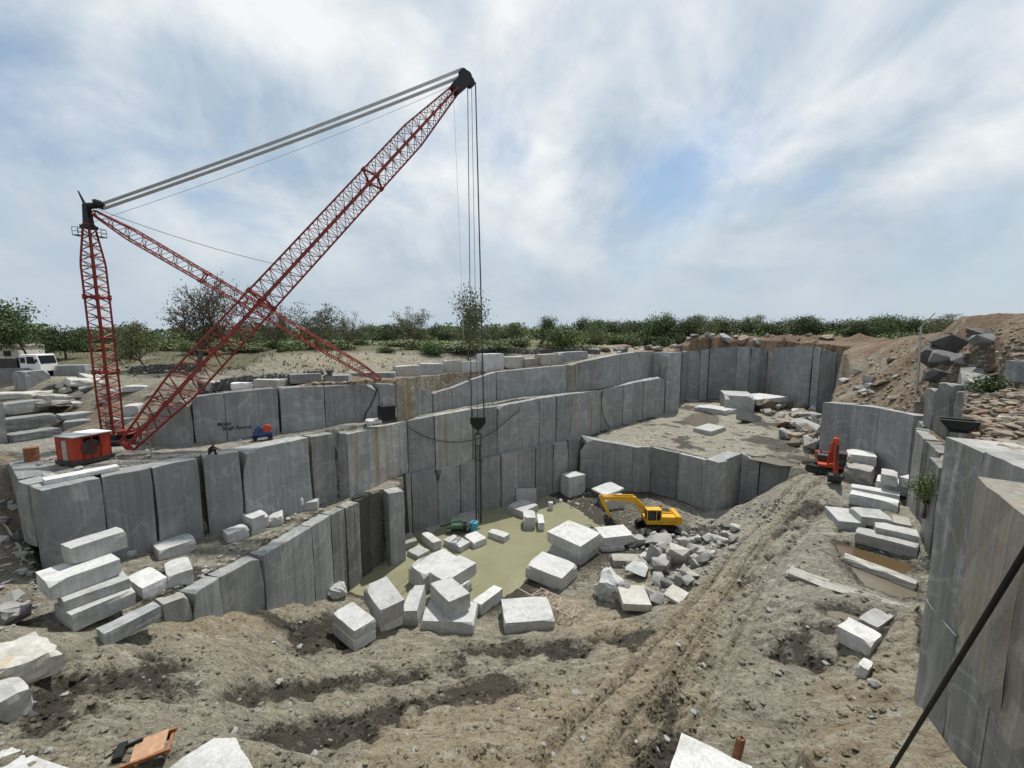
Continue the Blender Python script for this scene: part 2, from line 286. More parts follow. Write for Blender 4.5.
def G(u, v, tmin=6):                            # where the sight line meets the ground
    x, y, q = ray(u, v); t = np.concatenate([np.arange(tmin, 60, .12), np.arange(60, 400, .5)])
    h = gz(x * t, y * t); below = np.nonzero(H + q * t < h)[0]
    k = t[below[0]] if len(below) else 300.0
    return Vector((x * k, y * k, H + q * k))
# ------------------------------------------------------------------ materials
def newmat(name):
    m = bpy.data.materials.new(name); m.use_nodes = True; nt = m.node_tree; nt.nodes.clear()
    o = nn(nt, 'ShaderNodeOutputMaterial'); b = nn(nt, 'ShaderNodeBsdfPrincipled'); lk(nt, b, o)
    b.inputs['Specular IOR Level'].default_value = .3
    return m, nt, b
def ramp(nt, src, stops, so=0):
    r = nn(nt, 'ShaderNodeValToRGB'); e = r.color_ramp.elements
    while len(e) < len(stops): e.new(.5)
    for q, (p, c) in zip(e, stops):
        q.position = p; q.color = (c, c, c, 1) if isinstance(c, (int, float)) else (*c, 1)
    nt.links.new(src.outputs[so], r.inputs[0]); return r
def mixc(nt, fac, a, b, blend='MIX', fo=0):
    m = nn(nt, 'ShaderNodeMix', data_type='RGBA', blend_type=blend)
    if isinstance(fac, (int, float)): m.inputs[0].default_value = fac
    else: nt.links.new(fac.outputs[fo], m.inputs[0])
    for i, s in ((6, a), (7, b)):
        if isinstance(s, tuple): m.inputs[i].default_value = (*s, 1)
        elif s.bl_idname == 'ShaderNodeMix': nt.links.new(s.outputs[2], m.inputs[i])
        else: nt.links.new(s.outputs[0], m.inputs[i])
    return m
def noise(nt, vec, scale, detail=4, rough=.55, dist=0, stretch=None):
    n = nn(nt, 'ShaderNodeTexNoise', i_Scale=scale, i_Detail=detail, i_Roughness=rough, i_Distortion=dist)
    if stretch:
        mp = nn(nt, 'ShaderNodeMapping'); mp.inputs['Scale'].default_value = stretch; nt.links.new(vec, mp.inputs[0]); nt.links.new(mp.outputs[0], n.inputs[0])
    else: nt.links.new(vec, n.inputs[0])
    return n
def bump(nt, b, h, strength, dist, prev=None, ho=0):
    n = nn(nt, 'ShaderNodeBump', i_Strength=strength, i_Distance=dist); nt.links.new(h.outputs[ho], n.inputs['Height'])
    if prev: nt.links.new(prev.outputs[0], n.inputs['Normal'])
    nt.links.new(n.outputs[0], b.inputs['Normal']); return n
def granite(name, light=(.43, .435, .43), dark=(.29, .30, .30), streak=.35, stain=None, stainpos=.56, veins=.5, stripes=0, rough=.85, dirt=0):
    m, nt, b = newmat(name); g = nn(nt, 'ShaderNodeNewGeometry'); pos = g.outputs['Position']; oi = nn(nt, 'ShaderNodeObjectInfo')
    sh = nn(nt, 'ShaderNodeVectorMath', operation='ADD'); nt.links.new(pos, sh.inputs[0])
    cbx = nn(nt, 'ShaderNodeMath', operation='MULTIPLY', i_1=37.0); nt.links.new(oi.outputs['Random'], cbx.inputs[0]); nt.links.new(cbx.outputs[0], sh.inputs[1])
    v = sh.outputs[0]
    a = noise(nt, v, .35, 5, .6, .6); c0 = mixc(nt, ramp(nt, a, [(.3, 0), (.72, 1)]), light, dark)
    f = noise(nt, v, 9, 3, .7); c1 = mixc(nt, ramp(nt, f, [(.35, (.72, .72, .72)), (.65, (1.12, 1.12, 1.12))]), c0, c0)
    mul = mixc(nt, .4, c0, ramp(nt, f, [(.32, (.66, .66, .67)), (.62, (1.1, 1.1, 1.08))]), 'MULTIPLY')
    # swirling pale bands of the rock
    vw = noise(nt, v, .16, 3, .5, 2.2); vr = ramp(nt, vw, [(.470, 0), (.492, 1), (.508, 1), (.53, 0)])
    vm = nn(nt, 'ShaderNodeMath', operation='MULTIPLY', i_1=veins * .45); lk(nt, vr, vm); c2 = mixc(nt, vm, mul, (.60, .60, .585))
    dm = noise(nt, v, 1.0, 2, .5, 0, (9, 9, .02)); c2 = mixc(nt, .28, c2, ramp(nt, dm, [(.38, (.66, .66, .66)), (.52, (1.04, 1.04, 1.04))]), 'MULTIPLY')
    # drips and drill marks down the sawn face
    s1 = noise(nt, v, 1.0, 4, .6, 0, (2.6, 2.6, .07)); c3 = mixc(nt, streak, c2, ramp(nt, s1, [(.30, (.50, .51, .50)), (.6, (1.08, 1.08, 1.08))]), 'MULTIPLY')
    if dirt:
        d1 = noise(nt, v, 1.3, 7, .7, .6); c3 = mixc(nt, ramp(nt, d1, [(.50, 0), (.66, dirt)]), c3, (.27, .25, .215)); d2 = noise(nt, v, 3.4, 5, .7); c3 = mixc(nt, ramp(nt, d2, [(.27, dirt * 1.3), (.36, 0)]), c3, (.12, .115, .105)); d3 = noise(nt, v, 26, 2, .6); c3 = mixc(nt, .5, c3, ramp(nt, d3, [(.3, (.70, .70, .70)), (.6, (1.1, 1.1, 1.1))]), 'MULTIPLY')
    if stripes:
        s2 = noise(nt, v, 1.0, 3, .7, .4, (1.9, 1.9, .035)); c3 = mixc(nt, ramp(nt, s2, [(.4, 0), (.56, stripes)]), c3, (.26, .215, .155))
        s4 = noise(nt, v, 1.0, 2, .5, .2, (4.6, 4.6, .03)); c3 = mixc(nt, ramp(nt, s4, [(.52, 0), (.62, stripes * .6)]), c3, (.33, .315, .28))
    if stain:
        s3 = noise(nt, v, 1.0, 3, .55, .3, (.75, .75, .06)); c3 = mixc(nt, ramp(nt, s3, [(stainpos, 0), (stainpos + .09, .85)]), c3, stain)
    br = ramp(nt, oi, [(0, (.84, .84, .85)), (1, (1.12, 1.12, 1.10))]) if False else nn(nt, 'ShaderNodeMapRange', i_3=.74, i_4=1.2)
    nt.links.new(oi.outputs['Random'], br.inputs[0])
    c4 = nn(nt, 'ShaderNodeVectorMath', operation='SCALE'); nt.links.new(c3.outputs[2], c4.inputs[0]); nt.links.new(br.outputs[0], c4.inputs['Scale'])
    nt.links.new(c4.outputs[0], b.inputs['Base Color']); b.inputs['Roughness'].default_value = rough
    bn = noise(nt, v, 2.2, 6, .68); bp = bump(nt, b, bn, .4, .05); bump(nt, b, s1, .2, .03, bp)
    return m
def plain(name, col, rough=.6, metal=0, var=.25, scale=3.0, rust=None, bmp=.1):
    m, nt, b = newmat(name); tcn = nn(nt, 'ShaderNodeTexCoord'); v = tcn.outputs['Object']
    n = noise(nt, v, scale, 5, .65); lo = tuple(c * (1 - var) for c in col); hi = tuple(min(1, c * (1 + var)) for c in col)
    c = mixc(nt, ramp(nt, n, [(.3, 0), (.7, 1)]), lo, hi)
    if rust:
        n2 = noise(nt, v, scale * .8, 6, .7, .5); c = mixc(nt, ramp(nt, n2, [(rust[1], 0), (rust[1] + .1, 1)]), c, rust[0])
    nt.links.new(c.outputs[2], b.inputs['Base Color']); b.inputs['Roughness'].default_value = rough; b.inputs['Metallic'].default_value = metal
    if bmp: bump(nt, b, n, bmp, .03)
    return m
M = {}
M['wall'] = granite('granite_wall', (.31, .318, .315), (.215, .225, .225), .4, veins=.4)
M['wallstain'] = granite('granite_wall_stained', (.34, .343, .33), (.24, .245, .24), .4, (.25, .18, .10), .57)
M['wallbrown'] = granite('granite_wall_brown', (.33, .29, .22), (.22, .19, .15), .5, (.22, .15, .09), .48)
M['walldark'] = granite('granite_wall_wet_shaded', (.13, .13, .115), (.07, .07, .06), .7, veins=.1)  # wet stone, with the shade of the recessed slot put into its colour
M['wallstripe'] = granite('granite_wall_drilled', (.27, .265, .25), (.20, .195, .18), .5, veins=.1, stripes=.75)
M['walllow'] = granite('granite_wall_weathered', (.31, .305, .29), (.21, .21, .20), .6, (.22, .18, .12), .60)
M['block'] = granite('granite_block', (.56, .565, .56), (.43, .44, .44), .2, veins=.3, dirt=.55)
M['blockb'] = granite('granite_block_dusty', (.48, .465, .43), (.34, .33, .305), .2, (.36, .30, .21), .62, veins=.25, dirt=.6)
M['rock'] = granite('granite_rubble', (.42, .415, .40), (.24, .24, .235), .05, veins=.2)
M['rockdark'] = granite('granite_rubble_dark_shaded', (.17, .168, .16), (.085, .085, .082), .05, veins=.1)  # dark stone, lowered further to paint in the shaded side of the bank boulders
M['rocktan'] = granite('granite_rubble_tan', (.30, .25, .195), (.18, .14, .105), .05, (.24, .14, .085), .57, veins=.1)
def ground_mat():
    m, nt, b = newmat('quarry_ground'); g = nn(nt, 'ShaderNodeNewGeometry'); v = g.outputs['Position']
    at = nn(nt, 'ShaderNodeVertexColor'); at.layer_name = 'zones'; sp = nn(nt, 'ShaderNodeSeparateColor'); lk(nt, at, sp)
    gr = nn(nt, 'ShaderNodeAttribute', attribute_name='grass'); stn = nn(nt, 'ShaderNodeAttribute', attribute_name='stone')
    a = noise(nt, v, .5, 8, .68, .8); a2 = noise(nt, v, 2.2, 8, .74, .6); a3 = noise(nt, v, 11, 5, .75); a4 = noise(nt, v, 1.0, 8, .72, .9, (.62, 2.1, 1))
    def madd(n, mul_, add_):
        k = nn(nt, 'ShaderNodeMath', operation='MULTIPLY_ADD', i_1=mul_, i_2=add_); lk(nt, n, k); return k
    def add(n, o, other, o2=0):
        k = nn(nt, 'ShaderNodeMath', operation='ADD'); nt.links.new(n.outputs[o], k.inputs[0]); nt.links.new(other.outputs[o2], k.inputs[1]); return k
    jit_ = madd(a2, 2.0, -1.0); jit2 = madd(a4, 1.8, -.9)
    a5 = noise(nt, v, 5.0, 6, .75, .4); b1_ = noise(nt, v, .16, 5, .6, .8)
    base = mixc(nt, ramp(nt, a, [(.36, 0), (.62, 1)]), (.25, .230, .172), (.395, .368, .285))
    base = mixc(nt, ramp(nt, b1_, [(.40, .0), (.60, .5)]), base, (.35, .335, .285))
    c = mixc(nt, ramp(nt, add(sp, 1, jit_), [(.15, 0), (.9, .85)]), base, (.40, .335, .225))
    c = mixc(nt, ramp(nt, add(stn, 2, jit2), [(.25, 0), (.75, .85)]), c, (.42, .412, .375))
    c = mixc(nt, ramp(nt, a4, [(.50, 0), (.62, .8)]), c, (.52, .49, .385))
    c = mixc(nt, ramp(nt, add(sp, 2, jit_), [(.25, 0), (.8, .9)]), c, (.235, .152, .098))
    gg = nn(nt, 'ShaderNodeMath', operation='MULTIPLY'); nt.links.new(gr.outputs['Fac'], gg.inputs[0]); nt.links.new(a.outputs[0], gg.inputs[1])
    c = mixc(nt, ramp(nt, gg, [(.26, 0), (.46, .85)]), c, (.125, .125, .058))
    am = nn(nt, 'ShaderNodeMath', operation='ADD'); lk(nt, madd(a2, 1.6, -.80), am); lk(nt, madd(a5, 1.3, -.65), am, 0, 1)
    mr = ramp(nt, add(sp, 0, am), [(.26, 0), (.62, .94)]); c = mixc(nt, mr, c, (.052, .043, .032))
    c = mixc(nt, ramp(nt, a4, [(.30, .85), (.43, 0)]), c, (.095, .080, .060))
    c = mixc(nt, ramp(nt, a2, [(.33, .8), (.43, 0)]), c, (.10, .086, .065))
    crk = noise(nt, v, .9, 6, .6, 2.4); c = mixc(nt, ramp(nt, crk, [(.478, 0), (.497, .65), (.503, .65), (.522, 0)]), c, (.075, .062, .047))
    c = mixc(nt, .4, c, ramp(nt, a3, [(.3, (.58, .58, .58)), (.62, (1.12, 1.12, 1.12))]), 'MULTIPLY')
    nt.links.new(c.outputs[2], b.inputs['Base Color'])
    rr = nn(nt, 'ShaderNodeMapRange', i_3=.95, i_4=.6); lk(nt, mr, rr); nt.links.new(rr.outputs[0], b.inputs['Roughness'])
    bp = bump(nt, b, a2, 1.0, .45); bp = bump(nt, b, a4, 1.0, .40, bp); bp = bump(nt, b, a5, .7, .10, bp); bump(nt, b, a3, .5, .04, bp)
    return m
M['ground'] = ground_mat()
def water_mat(name, col, rough=.12, bs=.05):
    m, nt, b = newmat(name); g = nn(nt, 'ShaderNodeNewGeometry'); v = g.outputs['Position']
    n = noise(nt, v, .22, 5, .6, .8); lo = tuple(c * .86 for c in col); c = mixc(nt, ramp(nt, n, [(.35, 0), (.65, 1)]), lo, col)
    nt.links.new(c.outputs[2], b.inputs['Base Color']); b.inputs['Roughness'].default_value = rough; b.inputs['Specular IOR Level'].default_value = .5
    n2 = noise(nt, v, 2.5, 3, .6); bump(nt, b, n2, bs, .05); return m
M['water'] = water_mat('pool_water', (.25, .242, .155), .04, .03)
M['puddle'] = water_mat('puddle_water', (.10, .068, .032))
M['puddlepale'] = water_mat('puddle_water_pale', (.16, .138, .10), .2)
M['red'] = plain('crane_red_paint', (.20, .026, .018), .55, 0, .3, .8, ((.16, .05, .03), .60))
M['redbright'] = plain('cabin_red_paint', (.34, .042, .02), .5, 0, .2, 1.0, ((.2, .06, .03), .66))
M['black'] = plain('black_steel', (.018, .018, .018), .5, .2)
M['darksteel'] = plain('dark_steel', (.06, .058, .055), .5, .5, .3, 4)
M['tin'] = plain('tin_roof', (.40, .41, .41), .4, .4, .2, 2)
M['white'] = plain('white_paint', (.75, .75, .74), .5, 0, .08, 2)
M['rope'] = plain('steel_rope', (.52, .53, .55), .45, .4, .1)
M['ropedark'] = plain('greased_rope', (.06, .06, .062), .5, .3, .1)
M['yellow'] = plain('excavator_yellow', (.60, .33, .018), .5, 0, .15, 1.5, ((.30, .22, .10), .57))
M['orange'] = plain('excavator_orange', (.45, .065, .025), .5, 0, .15, 1.5, ((.20, .10, .06), .57))
M['glass'] = plain('dark_glass', (.015, .02, .025), .1, 0, .1, bmp=0)
M['rust'] = plain('rusty_steel', (.27, .12, .06), .8, .1, .4, 5)
M['rustorange'] = plain('rusted_plate', (.40, .245, .155), .8, 0, .25, 4)
M['blue'] = plain('blue_paint', (.025, .06, .16), .5, 0, .3, 3, ((.06, .06, .06), .55))
M['teal'] = plain('blue_drum_plastic', (.08, .30, .42), .5, 0, .2, 3)
M['green'] = plain('green_pump_paint', (.05, .12, .07), .6, 0, .3, 4)
M['wood'] = plain('weathered_timber', (.42, .34, .28), .85, 0, .3, 6)
M['hose'] = plain('grey_hose', (.33, .30, .25), .7, 0, .15)
M['skin'] = plain('skin', (.16, .085, .055), .6, 0, .1, bmp=0)
M['cloth'] = plain('dark_clothing', (.03, .03, .035), .9, 0, .3, 9)
M['hair'] = plain('hair', (.01, .01, .01), .8, 0, .1, bmp=0)
M['bark'] = plain('bark', (.10, .078, .06), .9, 0, .35, 6, bmp=.4)
M['concrete'] = plain('house_plaster', (.62, .58, .52), .8, 0, .1)
def leafmat(name, a, bcol):
    m, nt, b = newmat(name); g = nn(nt, 'ShaderNodeNewGeometry'); oi = nn(nt, 'ShaderNodeObjectInfo')
    n = noise(nt, g.outputs['Position'], .7, 3, .6); c = mixc(nt, ramp(nt, n, [(.35, 0), (.65, 1)]), a, bcol)
    br = nn(nt, 'ShaderNodeMapRange', i_3=.75, i_4=1.25); nt.links.new(oi.outputs['Random'], br.inputs[0])
    c4 = nn(nt, 'ShaderNodeVectorMath', operation='SCALE'); nt.links.new(c.outputs[2], c4.inputs[0]); nt.links.new(br.outputs[0], c4.inputs['Scale'])
    nt.links.new(c4.outputs[0], b.inputs['Base Color']); b.inputs['Roughness'].default_value = .7
    return m
M['leaf'] = leafmat('leaves_dark', (.048, .078, .028), (.105, .145, .055))
M['leafolive'] = leafmat('leaves_olive', (.09, .108, .047), (.165, .18, .08))
M['leaflight'] = leafmat('leaves_light', (.10, .15, .05), (.19, .24, .085))
M['leafgrey'] = leafmat('leaves_grey', (.10, .105, .065), (.17, .17, .105))
# ------------------------------------------------------------------ mesh helpers
def link(o, parent=None):
    COL.objects.link(o)
    if parent is not None: o.parent = parent
    return o
def tag(o, label=None, cat=None, group=None, kind=None):
    if label: o['label'] = label
    if cat: o['category'] = cat
    if group: o['group'] = group
    if kind: o['kind'] = kind
    return o
def empty(name, loc, rz=0, **k):
    o = bpy.data.objects.new(name, None); o.location = loc; o.rotation_euler = (0, 0, rz); o.empty_display_size = .3; COL.objects.link(o)
    return tag(o, **k)
def mesh(name, verts, faces, mat, parent=None, loc=(0, 0, 0), smooth=False):
    me = bpy.data.meshes.new(name); me.from_pydata([tuple(v) for v in verts], [], faces); me.update()
    for mt in (mat if isinstance(mat, list) else [mat]): me.materials.append(M[mt])
    if smooth: me.shade_smooth()
    o = bpy.data.objects.new(name, me); o.location = loc
    return link(o, parent)
class MB:
    def __init__(s): s.v = []; s.f = []
    def hexa(s, c8):
        n = len(s.v); s.v += [tuple(c) for c in c8]
        s.f += [tuple(n + i for i in q) for q in [(0, 3, 2, 1), (4, 5, 6, 7), (0, 1, 5, 4), (1, 2, 6, 5), (2, 3, 7, 6), (3, 0, 4, 7)]]
    def box(s, cx, cy, cz, sx, sy, sz, rot=None, taper=1.0):
        c8 = [Vector((x * sx / 2 * (taper if z > 0 else 1), y * sy / 2 * (taper if z > 0 else 1), z * sz / 2)) for z in (-1, 1) for x, y in ((-1, -1), (1, -1), (1, 1), (-1, 1))]
        if rot: 
            E_ = Euler(rot).to_matrix(); c8 = [E_ @ c for c in c8]
        s.hexa([c + Vector((cx, cy, cz)) for c in c8])
    def tube(s, a, b, r, r2=None, n=6, caps=True):
        a = Vector(a); b = Vector(b); d = (b - a)
        if d.length < 1e-6: return
        d.normalize(); u = d.orthogonal().normalized(); w_ = d.cross(u); r2 = r if r2 is None else r2; k = len(s.v)
        for q, rr in ((a, r), (b, r2)):
            for i in range(n):
                t = 2 * math.pi * (i + .5) / n; s.v.append(tuple(q + u * math.cos(t) * rr + w_ * math.sin(t) * rr))
        for i in range(n): j = (i + 1) % n; s.f.append((k + i, k + j, k + n + j, k + n + i))
        if caps: s.f.append(tuple(k + i for i in range(n))[::-1]); s.f.append(tuple(k + n + i for i in range(n)))
    def path(s, pts, r, n=6):
        for a, b in zip(pts[:-1], pts[1:]): s.tube(a, b, r, n=n)
    def prism(s, prof, y0, y1):               # profile in x,z swept along y
        k = len(s.v); n = len(prof)
        for y in (y0, y1): s.v += [(p[0], y, p[1]) for p in prof]
        for i in range(n): j = (i + 1) % n; s.f.append((k + i, k + j, k + n + j, k + n + i))
        s.f.append(tuple(k + i for i in range(n))[::-1]); s.f.append(tuple(k + n + i for i in range(n)))
    def build(s, name, mat, parent=None, loc=(0, 0, 0), bev=0, smooth=False):
        o = mesh(name, s.v, s.f, mat, parent, loc, smooth)
        bm = bmesh.new(); bm.from_mesh(o.data); bmesh.ops.recalc_face_normals(bm, faces=bm.faces)
        if bev: bmesh.ops.bevel(bm, geom=list(bm.edges), offset=bev, segments=1, affect='EDGES', clamp_overlap=True)
        bm.to_mesh(o.data); bm.free(); return o
# ------------------------------------------------------------------ terrain
def axis(segs):
    o = [segs[0][0]]
    for a, b, d in segs:
        n = max(1, int(round((b - a) / d))); o += list(np.linspace(a, b, n + 1)[1:])
    return np.array(o)
def grow(a, b, d0, k=1.35):
    o = [a]; d = d0
    while (o[-1] < b if b > a else o[-1] > b): o.append(o[-1] + (d if b > a else -d)); d *= k
    return o[1:]
ax = np.array(grow(-46, -3300, .8)[::-1] + list(axis([(-46, -32, .5), (-32, 24, .24), (24, 50, .34), (50, 80, .6)])) + grow(80, 3300, .8))
ay = np.array([-60, -30, -14, -6] + list(axis([(-3, 7, .6), (7, 36, .21), (36, 68, .3), (68, 112, .55)])) + grow(112, 4300, .8))
GX, GY = np.meshgrid(ax, ay); Z, mud, sand, soil, grass, stone = terrain(GX, GY, cols=True)
nv = GX.size; nx_ = len(ax); ny_ = len(ay)
me = bpy.data.meshes.new('ground'); idx = np.arange(nv).reshape(ny_, nx_)
quads = np.stack([idx[:-1, :-1], idx[:-1, 1:], idx[1:, 1:], idx[1:, :-1]], -1).reshape(-1, 4)
me.vertices.add(nv); me.vertices.foreach_set('co', np.stack([GX.ravel(), GY.ravel(), Z.ravel()], -1).astype(np.float32).ravel())
me.loops.add(quads.size); me.loops.foreach_set('vertex_index', quads.ravel().astype(np.int32))
me.polygons.add(len(quads)); me.polygons.foreach_set('loop_start', (np.arange(len(quads)) * 4).astype(np.int32)); me.polygons.foreach_set('loop_total', np.full(len(quads), 4, np.int32))
me.update(); me.validate(); me.shade_smooth()
ca = me.color_attributes.new('zones', 'FLOAT_COLOR', 'POINT')
ca.data.foreach_set('color', np.stack([np.clip(mud, 0, 1), np.clip(sand, 0, 1), np.clip(soil, 0, 1), np.ones(nv)], -1).astype(np.float32).ravel())
ga = me.attributes.new('grass', 'FLOAT', 'POINT'); ga.data.foreach_set('value', np.clip(grass, 0, 1).astype(np.float32))
sa_ = me.attributes.new('stone', 'FLOAT', 'POINT'); sa_.data.foreach_set('value', np.clip(stone, 0, 1).astype(np.float32))
me.materials.append(M['ground']); ground = link(bpy.data.objects.new('ground', me)); ground['kind'] = 'structure'
def gz(x, y):                                   # fast lookup in the finished ground
    x = np.asarray(x, float); y = np.asarray(y, float)
    i = np.clip(np.searchsorted(ax, x) - 1, 0, nx_ - 2); j = np.clip(np.searchsorted(ay, y) - 1, 0, ny_ - 2)
    fx = np.clip((x - ax[i]) / (ax[i + 1] - ax[i]), 0, 1); fy = np.clip((y - ay[j]) / (ay[j + 1] - ay[j]), 0, 1)
    return (Z[j, i] * (1 - fx) + Z[j, i + 1] * fx) * (1 - fy) + (Z[j + 1, i] * (1 - fx) + Z[j + 1, i + 1] * fx) * fy
wt = mesh('water', [(-19, 31, 0), (34, 31, 0), (34, 68, 0), (-19, 68, 0)], [(0, 1, 2, 3)], 'water'); wt['kind'] = 'structure'
for i, (pts, zp) in enumerate(PUDW):
    c = sum((p for p in pts), Vector()) / len(pts)
    q = mesh('puddle', [(p - c) * 1.2 for p in pts], [tuple(range(len(pts)))], 'puddle' if i in (0, 5) else 'puddlepale', loc=c); q['kind'] = 'structure'
# ------------------------------------------------------------------ quarry walls, slab by slab
rng = random.Random(7)
def slab(parent, a, b, zb, th, off_, mat, gap, nu=4, nv_=5, jit=.028, chips=True):
    a = Vector(a); b = Vector(b); d = Vector((b.x - a.x, b.y - a.y, 0)); L = d.length; d /= L; n = Vector((-d.y, d.x, 0))
    o = Vector(((a.x + b.x) / 2, (a.y + b.y) / 2, zb)); vs = []
    g0, g1 = gap; H_ = (a.z + b.z) / 2 - zb; ch = [rng.uniform(.12, .08 * H_ + .1) if chips and rng.random() < .16 else 0 for _ in (0, 1)]; cw_ = [rng.uniform(.04, .18) * L if c_ else 0 for c_ in ch]
    for j in range(nv_ + 1):
        for i in range(nu + 1):
            s = g0 + (L - g0 - g1) * i / nu; zt = a.z + (b.z - a.z) * s / L; z = zb + (zt - zb) * j / nv_
            jj = rng.uniform(-jit, jit) + (rng.uniform(.01, .06) if j == nv_ or i in (0, nu) else 0)
            if j == nv_: z += rng.uniform(-.06, .03)
            if i in (0, nu) and j >= nv_ - 1:
                q = 0 if i == 0 else 1; z -= ch[q] * (1 if j == nv_ else .25); s += (cw_[q] if j == nv_ else 0) * (1 if q == 0 else -1)
            p = a + d * (s + (rng.uniform(-.05, .05) if 0 < j < nv_ else 0)) + n * (off_ + jj); vs.append((p.x - o.x, p.y - o.y, z - zb))
    W = nu + 1; nf = len(vs); fs = [(j * W + i, j * W + i + 1, (j + 1) * W + i + 1, (j + 1) * W + i) for j in range(nv_) for i in range(nu)]
    for j in (0, nv_):                        # rear edge
        for i in (0, nu):
            s = g0 + (L - g0 - g1) * i / nu; zt = a.z + (b.z - a.z) * s / L; p = a + d * s + n * th; vs.append((p.x - o.x, p.y - o.y, (zt if j else zb) - zb - (.03 if j else 0)))
    bl, br_, tl, tr = nf, nf + 1, nf + 2, nf + 3
    fs.append(tuple([nv_ * W + i for i in range(W)] + [tr, tl]))
    fs.append(tuple([j * W for j in range(nv_, -1, -1)] + [bl, tl])[::-1]); fs.append(tuple([j * W + nu for j in range(nv_ + 1)] + [tr, br_])[::-1])
    fs.append((bl, br_, tr, tl)[::-1])
    return mesh('slab', vs, fs, mat, parent, o - parent.location)
def wall(name, pts, zb, label, mat='wall', th=1.6, over={}, gaps=(.03, .10), offr=(-.10, .12), cat='rock wall', group=None, skip=(), chips=True):
    mid = pts[len(pts) // 2]; zb_ = zb if callable(zb) else (lambda p: zb)
    e_ = empty(name, (mid[0], mid[1], zb_(mid)), label=label, cat=cat, group=group, kind='thing')
    for i, (a, b) in enumerate(zip(pts[:-1], pts[1:])):
        if i in skip: continue
        ov = over.get(i, {}); g = ov.get('gap', (rng.uniform(*gaps), rng.uniform(*gaps)))
        slab(e_, a, b, min(zb_(a), zb_(b)) - .25, ov.get('th', th), ov.get('off', rng.uniform(*offr)), ov.get('mat', mat), g, chips=chips)
    return e_
T1w = []                                        # split the pool wall at its own joints
wall('rock_wall', T1p, -1.2, 'lowest tier of tall grey sawn granite slabs rising straight from the green pool', over={0: dict(off=.0)}, offr=(-.15, .15))
wall('rock_wall', T2[:4], lambda p: 9.2 if p[0] > -29 else 11.5, 'end face of the crane platform, turned towards the debris slope', over={2: dict(mat='wall')})
wall('rock_wall', T2[3:11], lambda p: ledge_z(p[0]), 'tier of wide grey slabs carrying the platform with the red crane cabin', over={3: dict(gap=(.30, .1)), 4: dict(off=-.2), 5: dict(mat='wallstain', gap=(.28, .08)), 6: dict(gap=(.25, .1)), 7: dict(off=.35)})
wall('rock_wall', T2[10:], lambda p: 7.4, 'middle tier of sawn slabs with tan water stains behind the hook ropes', over={0: dict(mat='wallstain', off=-.05), 2: dict(mat='wallstain'), 8: dict(mat='wallstain')})
wall('rock_wall', LF[1:], lambda p: -1.2 if p[0] > -17.5 else 3.0, 'tier of slabs along the ledge with scattered blocks, half buried in sandy mud', over={0: dict(mat='walllow'), 1: dict(mat='wallstain'), 6: dict(mat='walllow'), 7: dict(mat='walllow'), 8: dict(mat='walldark', off=.5, gap=(.02, .12)), 9: dict(mat='walldark', off=.8, gap=(.1, .05)), 10: dict(off=-.45, gap=(.0, .0), mat='wall')}, gaps=(.03, .09), th=1.8)
wall('rock_wall', T3, lambda p: plat_z(p[0]), 'uppermost tier of wide grey slabs with painted writing, topped by loose blocks', over={0: dict(mat='wallstain'), 6: dict(mat='wallbrown', off=-.25), 7: dict(mat='wallstain'), 8: dict(mat='wallstain'), 12: dict(mat='wallstain')}, th=1.6)
wall('rock_wall', TALL, 6.8, 'narrow full-height grey pillar slab ending the three-tier wall', th=4)
wall('rock_wall', FAR, 6.8, 'tall far wall of dark slabs closing the upper floor', th=2.5, over={7: dict(mat='walllow')}, offr=(-.3, .6))
wall('rock_wall', [Vector((66.5, 102, 21.5))] + PRO, 6.8, 'jutting rock mass with a slanting crack beside the orange earth bank', th=7, offr=(-.1, .2))
wall('rock_wall', MBF, -.6, 'angular bench front of grey slabs behind the yellow excavator', over={5: dict(gap=(.1, .05)), 2: dict(gap=(.05, .02))}, th=1.8, gaps=(.02, .1))
wall('rock_wall', WD, 6.4, 'broad smooth dark face below the brown rubble shelf, behind the orange excavator', gaps=(.0, .02), offr=(-.02, .02), th=2.0, chips=False)
wall('rock_wall', S1, 5.8, 'row of thin upright slabs with stepped gaps beside a green bush', mat='walllow', gaps=(.05, .3), offr=(-.1, .6), th=1.4)
wall('rock_wall', S2, lambda p: 13.2, 'ragged upper row of leaning slabs below the boulder bank', mat='walllow', gaps=(.1, .35), offr=(-.2, .4), th=1.8)
R3 = [Vector((p.x, p.y, 0)) for p in R2]
wall('rock_wall', [Vector((R2[0].x - .1, R2[0].y - .05, 13.0))] + [Vector((p.x - .16, p.y - .05, 13.0 + .5 * i)) for i, p in enumerate(R2[1:])], 5.0, 'lower grey wall under the brown stained ledge, above the dirt strip', mat='walllow', th=2.4, gaps=(.0, .03), chips=False)
wall('rock_wall', R2, 12.2, 'smooth upper grey wall below the rubble shelf with the black trough', mat='walllow', th=2.4, gaps=(0, .02), offr=(0, .03), chips=False)
wall('rock_wall', R1, 15.6, 'drill-striped tan and grey block wall with a flat tan top, crossed by the black cable', mat='wallstripe', th=2.6, gaps=(0, .02), offr=(0, .05), chips=False)
